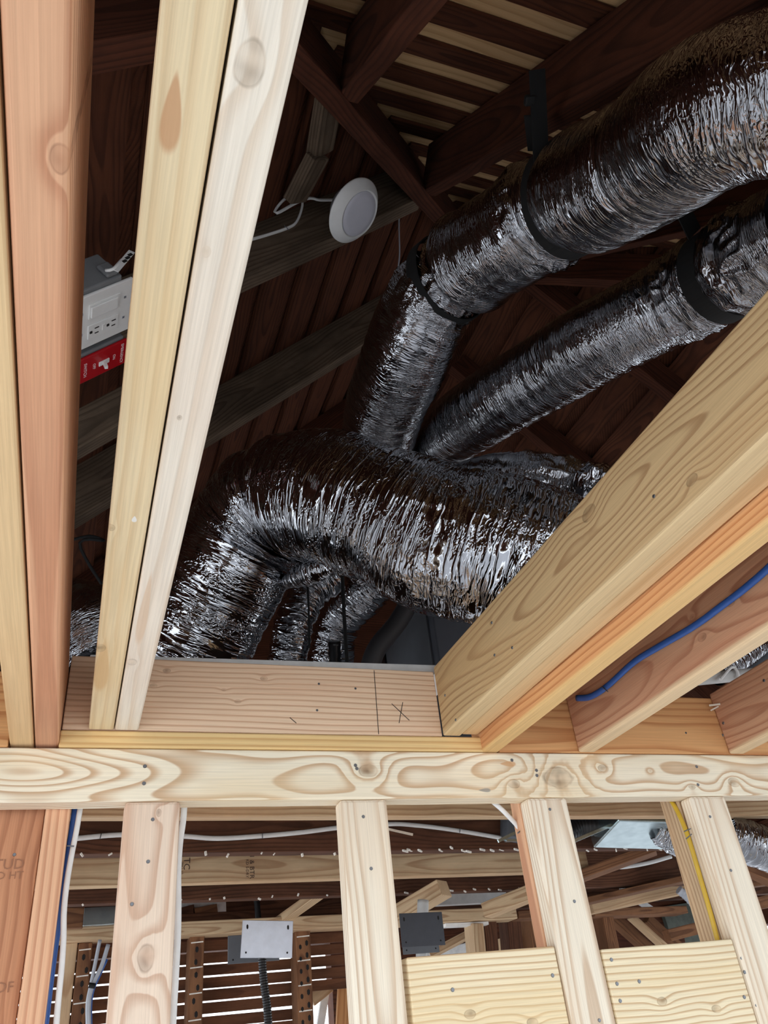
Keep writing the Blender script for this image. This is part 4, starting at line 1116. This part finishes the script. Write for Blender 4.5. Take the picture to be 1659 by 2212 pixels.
# sheet metal, paper, debris left of the second stud
o = board('metal_sheet', (0.0347, 3.1500, 2.4624), (0.1772, 3.1500, 2.4638), 0.058, 0.03, (0, 0, 1), 'galv', None, 0.002)
tag(o, 'shiny sheet metal box left of the pinkish stud', 'duct')
o = board('brown_plank', (-0.0531, 3.1600, 2.4642), (0.0365, 3.1600, 2.4625), 0.062, 0.03, (0, 0, 1), 'oldmid', None, 0.002)
tag(o, 'brown plank end left of the shiny sheet metal', 'board')
pf = empty('paper_sheet', (0.5129, 3.7000, 2.5454), 'torn white paper faced sheet right of the pinkish stud', 'sheet')
board('paper', (0.4229, 3.8250, 2.5736), (0.6251, 3.8250, 2.5821), 0.10, 0.01, (0.25, 0, 1), 'paper', pf, 0)
board('backing', (0.4860, 3.8100, 2.5431), (0.5873, 3.8100, 2.5560), 0.07, 0.02, (0.3, 0, 1), 'oldmid', pf, 0.001)
board('dark_fold', (0.4125, 3.8100, 2.5539), (0.4890, 3.8100, 2.5680), 0.05, 0.02, (-0.5, 0, 1), 'old', pf, 0.001)
o = tube('black_pipe', ((0.6732, 3.4000, 2.5635), (0.6783, 3.4000, 2.5050), (0.6849, 3.4000, 2.4235)), 0.012, 'blackplastic', None, 14)
tag(o, 'black pipe in the dark above the bright steel plate', 'pipe')
brace('ceiling_brace', (0.7464, 3.3000, 2.4372), (0.8489, 3.1000, 2.4934), 0.028, 0.05, 'oldtan', 'thin tan diagonal brace right of the bright steel plate')
zd = (0.8912, 3.8500, 2.5719)[2]
brace('dark_board', (-0.86, 3.85, zd + 0.02), (3.76, 3.85, zd + 0.02), 0.16, 0.04, 'old', 'long dark board across the gap above the far plate', cat='board')
cb = empty('cable_bundle', (0.0974, 3.2000, 2.3021), 'bundle of white and blue cables tied at the left of the lath wall', 'cable')
tube('cable', ((0.0967, 3.2000, 2.3986), (0.0887, 3.2000, 2.3298), (0.0810, 3.2000, 2.2631), (0.0764, 3.2000, 2.2110), (0.0874, 3.2000, 2.1211)), 0.006, 'greycable', cb, 8)
tube('cable', ((0.1252, 3.2000, 2.3829), (0.1101, 3.2000, 2.3216), (0.0856, 3.2000, 2.2601), (0.0807, 3.2000, 2.2106), (0.0916, 3.2000, 2.1207)), 0.007, 'greycable', cb, 8)
tube('cable', ((0.1237, 3.2100, 2.3397), (0.1058, 3.2100, 2.2958), (0.0885, 3.2100, 2.2502), (0.0867, 3.2100, 2.1980), (0.0976, 3.2100, 2.1207)), 0.006, 'blue', cb, 8)
tube('tie', ((0.0746, 3.1900, 2.2652), (0.0953, 3.1900, 2.2611)), 0.008, 'black', cb, 8)
o = board('debris_board', (0.9309, 3.6000, 2.1913), (1.0102, 3.6000, 2.2366), 0.05, 0.02, (0, 0, 1), 'oldtan', None, 0.002)
tag(o, 'broken tan board scrap low beside the second stud', 'board')
o = board('debris_board', (0.9650, 3.6200, 2.0886), (1.0020, 3.6200, 2.2359), 0.03, 0.02, (1, 0, 0), 'paint', None, 0.002)
tag(o, 'white upright scrap low beside the second stud', 'board')
o = board('debris_board', (1.0404, 3.5500, 2.0707), (1.0623, 3.5500, 2.2411), 0.06, 0.02, (1, 0, 0), 'orange', None, 0.002)
tag(o, 'orange wood panel low against the second stud', 'board')

# steel plates with flexible conduit
def steel_plate(cx, right, up, w, h, mat, label, keyholes=True, group=None):
    r, u = Vector(right).normalized(), Vector(up)
    u = (u - r * u.dot(r)).normalized()
    c = Vector(cx)
    nn = r.cross(u)                # towards the viewer
    e = empty('cover_plate', c, label, 'plate', group)
    board('plate', c - r * w / 2, c + r * w / 2, h, 0.003, u, mat, e, 0.001)
    for sx in (-1, 1):
        p = c + r * (sx * w * 0.40) - u * h * 0.36 + nn * 0.0016
        link('hole', KEY, None, e, Matrix.Translation(p) @ nn.to_track_quat('Z', 'Y').to_matrix().to_4x4() @ Matrix.Scale(0.35, 4))
        p = c + r * (sx * w * 0.40) + u * h * 0.32 + nn * 0.0016
        if keyholes:
            lk = link('keyhole', KEY, None, e, Matrix.Translation(p) @ nn.to_track_quat('Z', 'Y').to_matrix().to_4x4() @ Matrix.Diagonal((0.40, 0.85, 1, 1)))
    return e


def corners(a, b, c, d):
    A, B, Cc, Dd = (Vector(q) for q in (a, b, c, d))
    return (A + B + Cc + Dd) / 4, (B - A) + (Cc - Dd), (A - Dd) + (B - Cc), ((B - A).length + (Cc - Dd).length) / 2, ((A - Dd).length + (B - Cc).length) / 2


cc, rr_, uu_, w_, h_ = corners((0.4355, 2.3800, 2.3145), (0.5746, 2.3800, 2.3062), (0.5664, 2.3800, 2.2159), (0.4272, 2.3800, 2.2259))
steel_plate(cc, rr_, uu_, w_, h_, 'steel', 'bright steel cover plate with keyhole slots on a black conduit')
cc, rr_, uu_, w_, h_ = corners((0.4328, 2.6000, 2.3074), (0.5846, 2.6000, 2.3086), (0.5801, 2.6000, 2.2352), (0.4311, 2.6000, 2.2355))
steel_plate(cc, rr_, uu_, w_, h_, 'greymetal', 'grey steel plate half hidden behind the bright one', False)
cc, rr_, uu_, w_, h_ = corners((0.9297, 2.5000, 2.3265), (1.0692, 2.5000, 2.3234), (1.0678, 2.5000, 2.2338), (0.9278, 2.5000, 2.2348))
steel_plate(cc, rr_, uu_, w_, h_, 'darkplate', 'dark steel cover plate in shade right of the second stud')
cc, rr_, uu_, w_, h_ = corners((1.0094, 2.7000, 2.3180), (1.1364, 2.7000, 2.3181), (1.1242, 2.7000, 2.2354), (0.9998, 2.7000, 2.2366))
steel_plate(cc, rr_, uu_, w_, h_, 'greymetal', 'second grey plate peeping out below the dark steel plate', False)
o = tube('black_conduit', ((0.4897, 2.3950, 2.2556), (0.4904, 2.3950, 2.2063), (0.4947, 2.3950, 2.1580), (0.5014, 2.3950, 2.1107), (0.5042, 2.3950, 2.0549), (0.5046, 2.3950, 1.9391)), 0.0105, 'blackplastic', None, 16, 0.0012, 1.0, 0.0009, 0.0062)
tag(o, 'black ribbed conduit hanging below the bright steel plate', 'conduit')
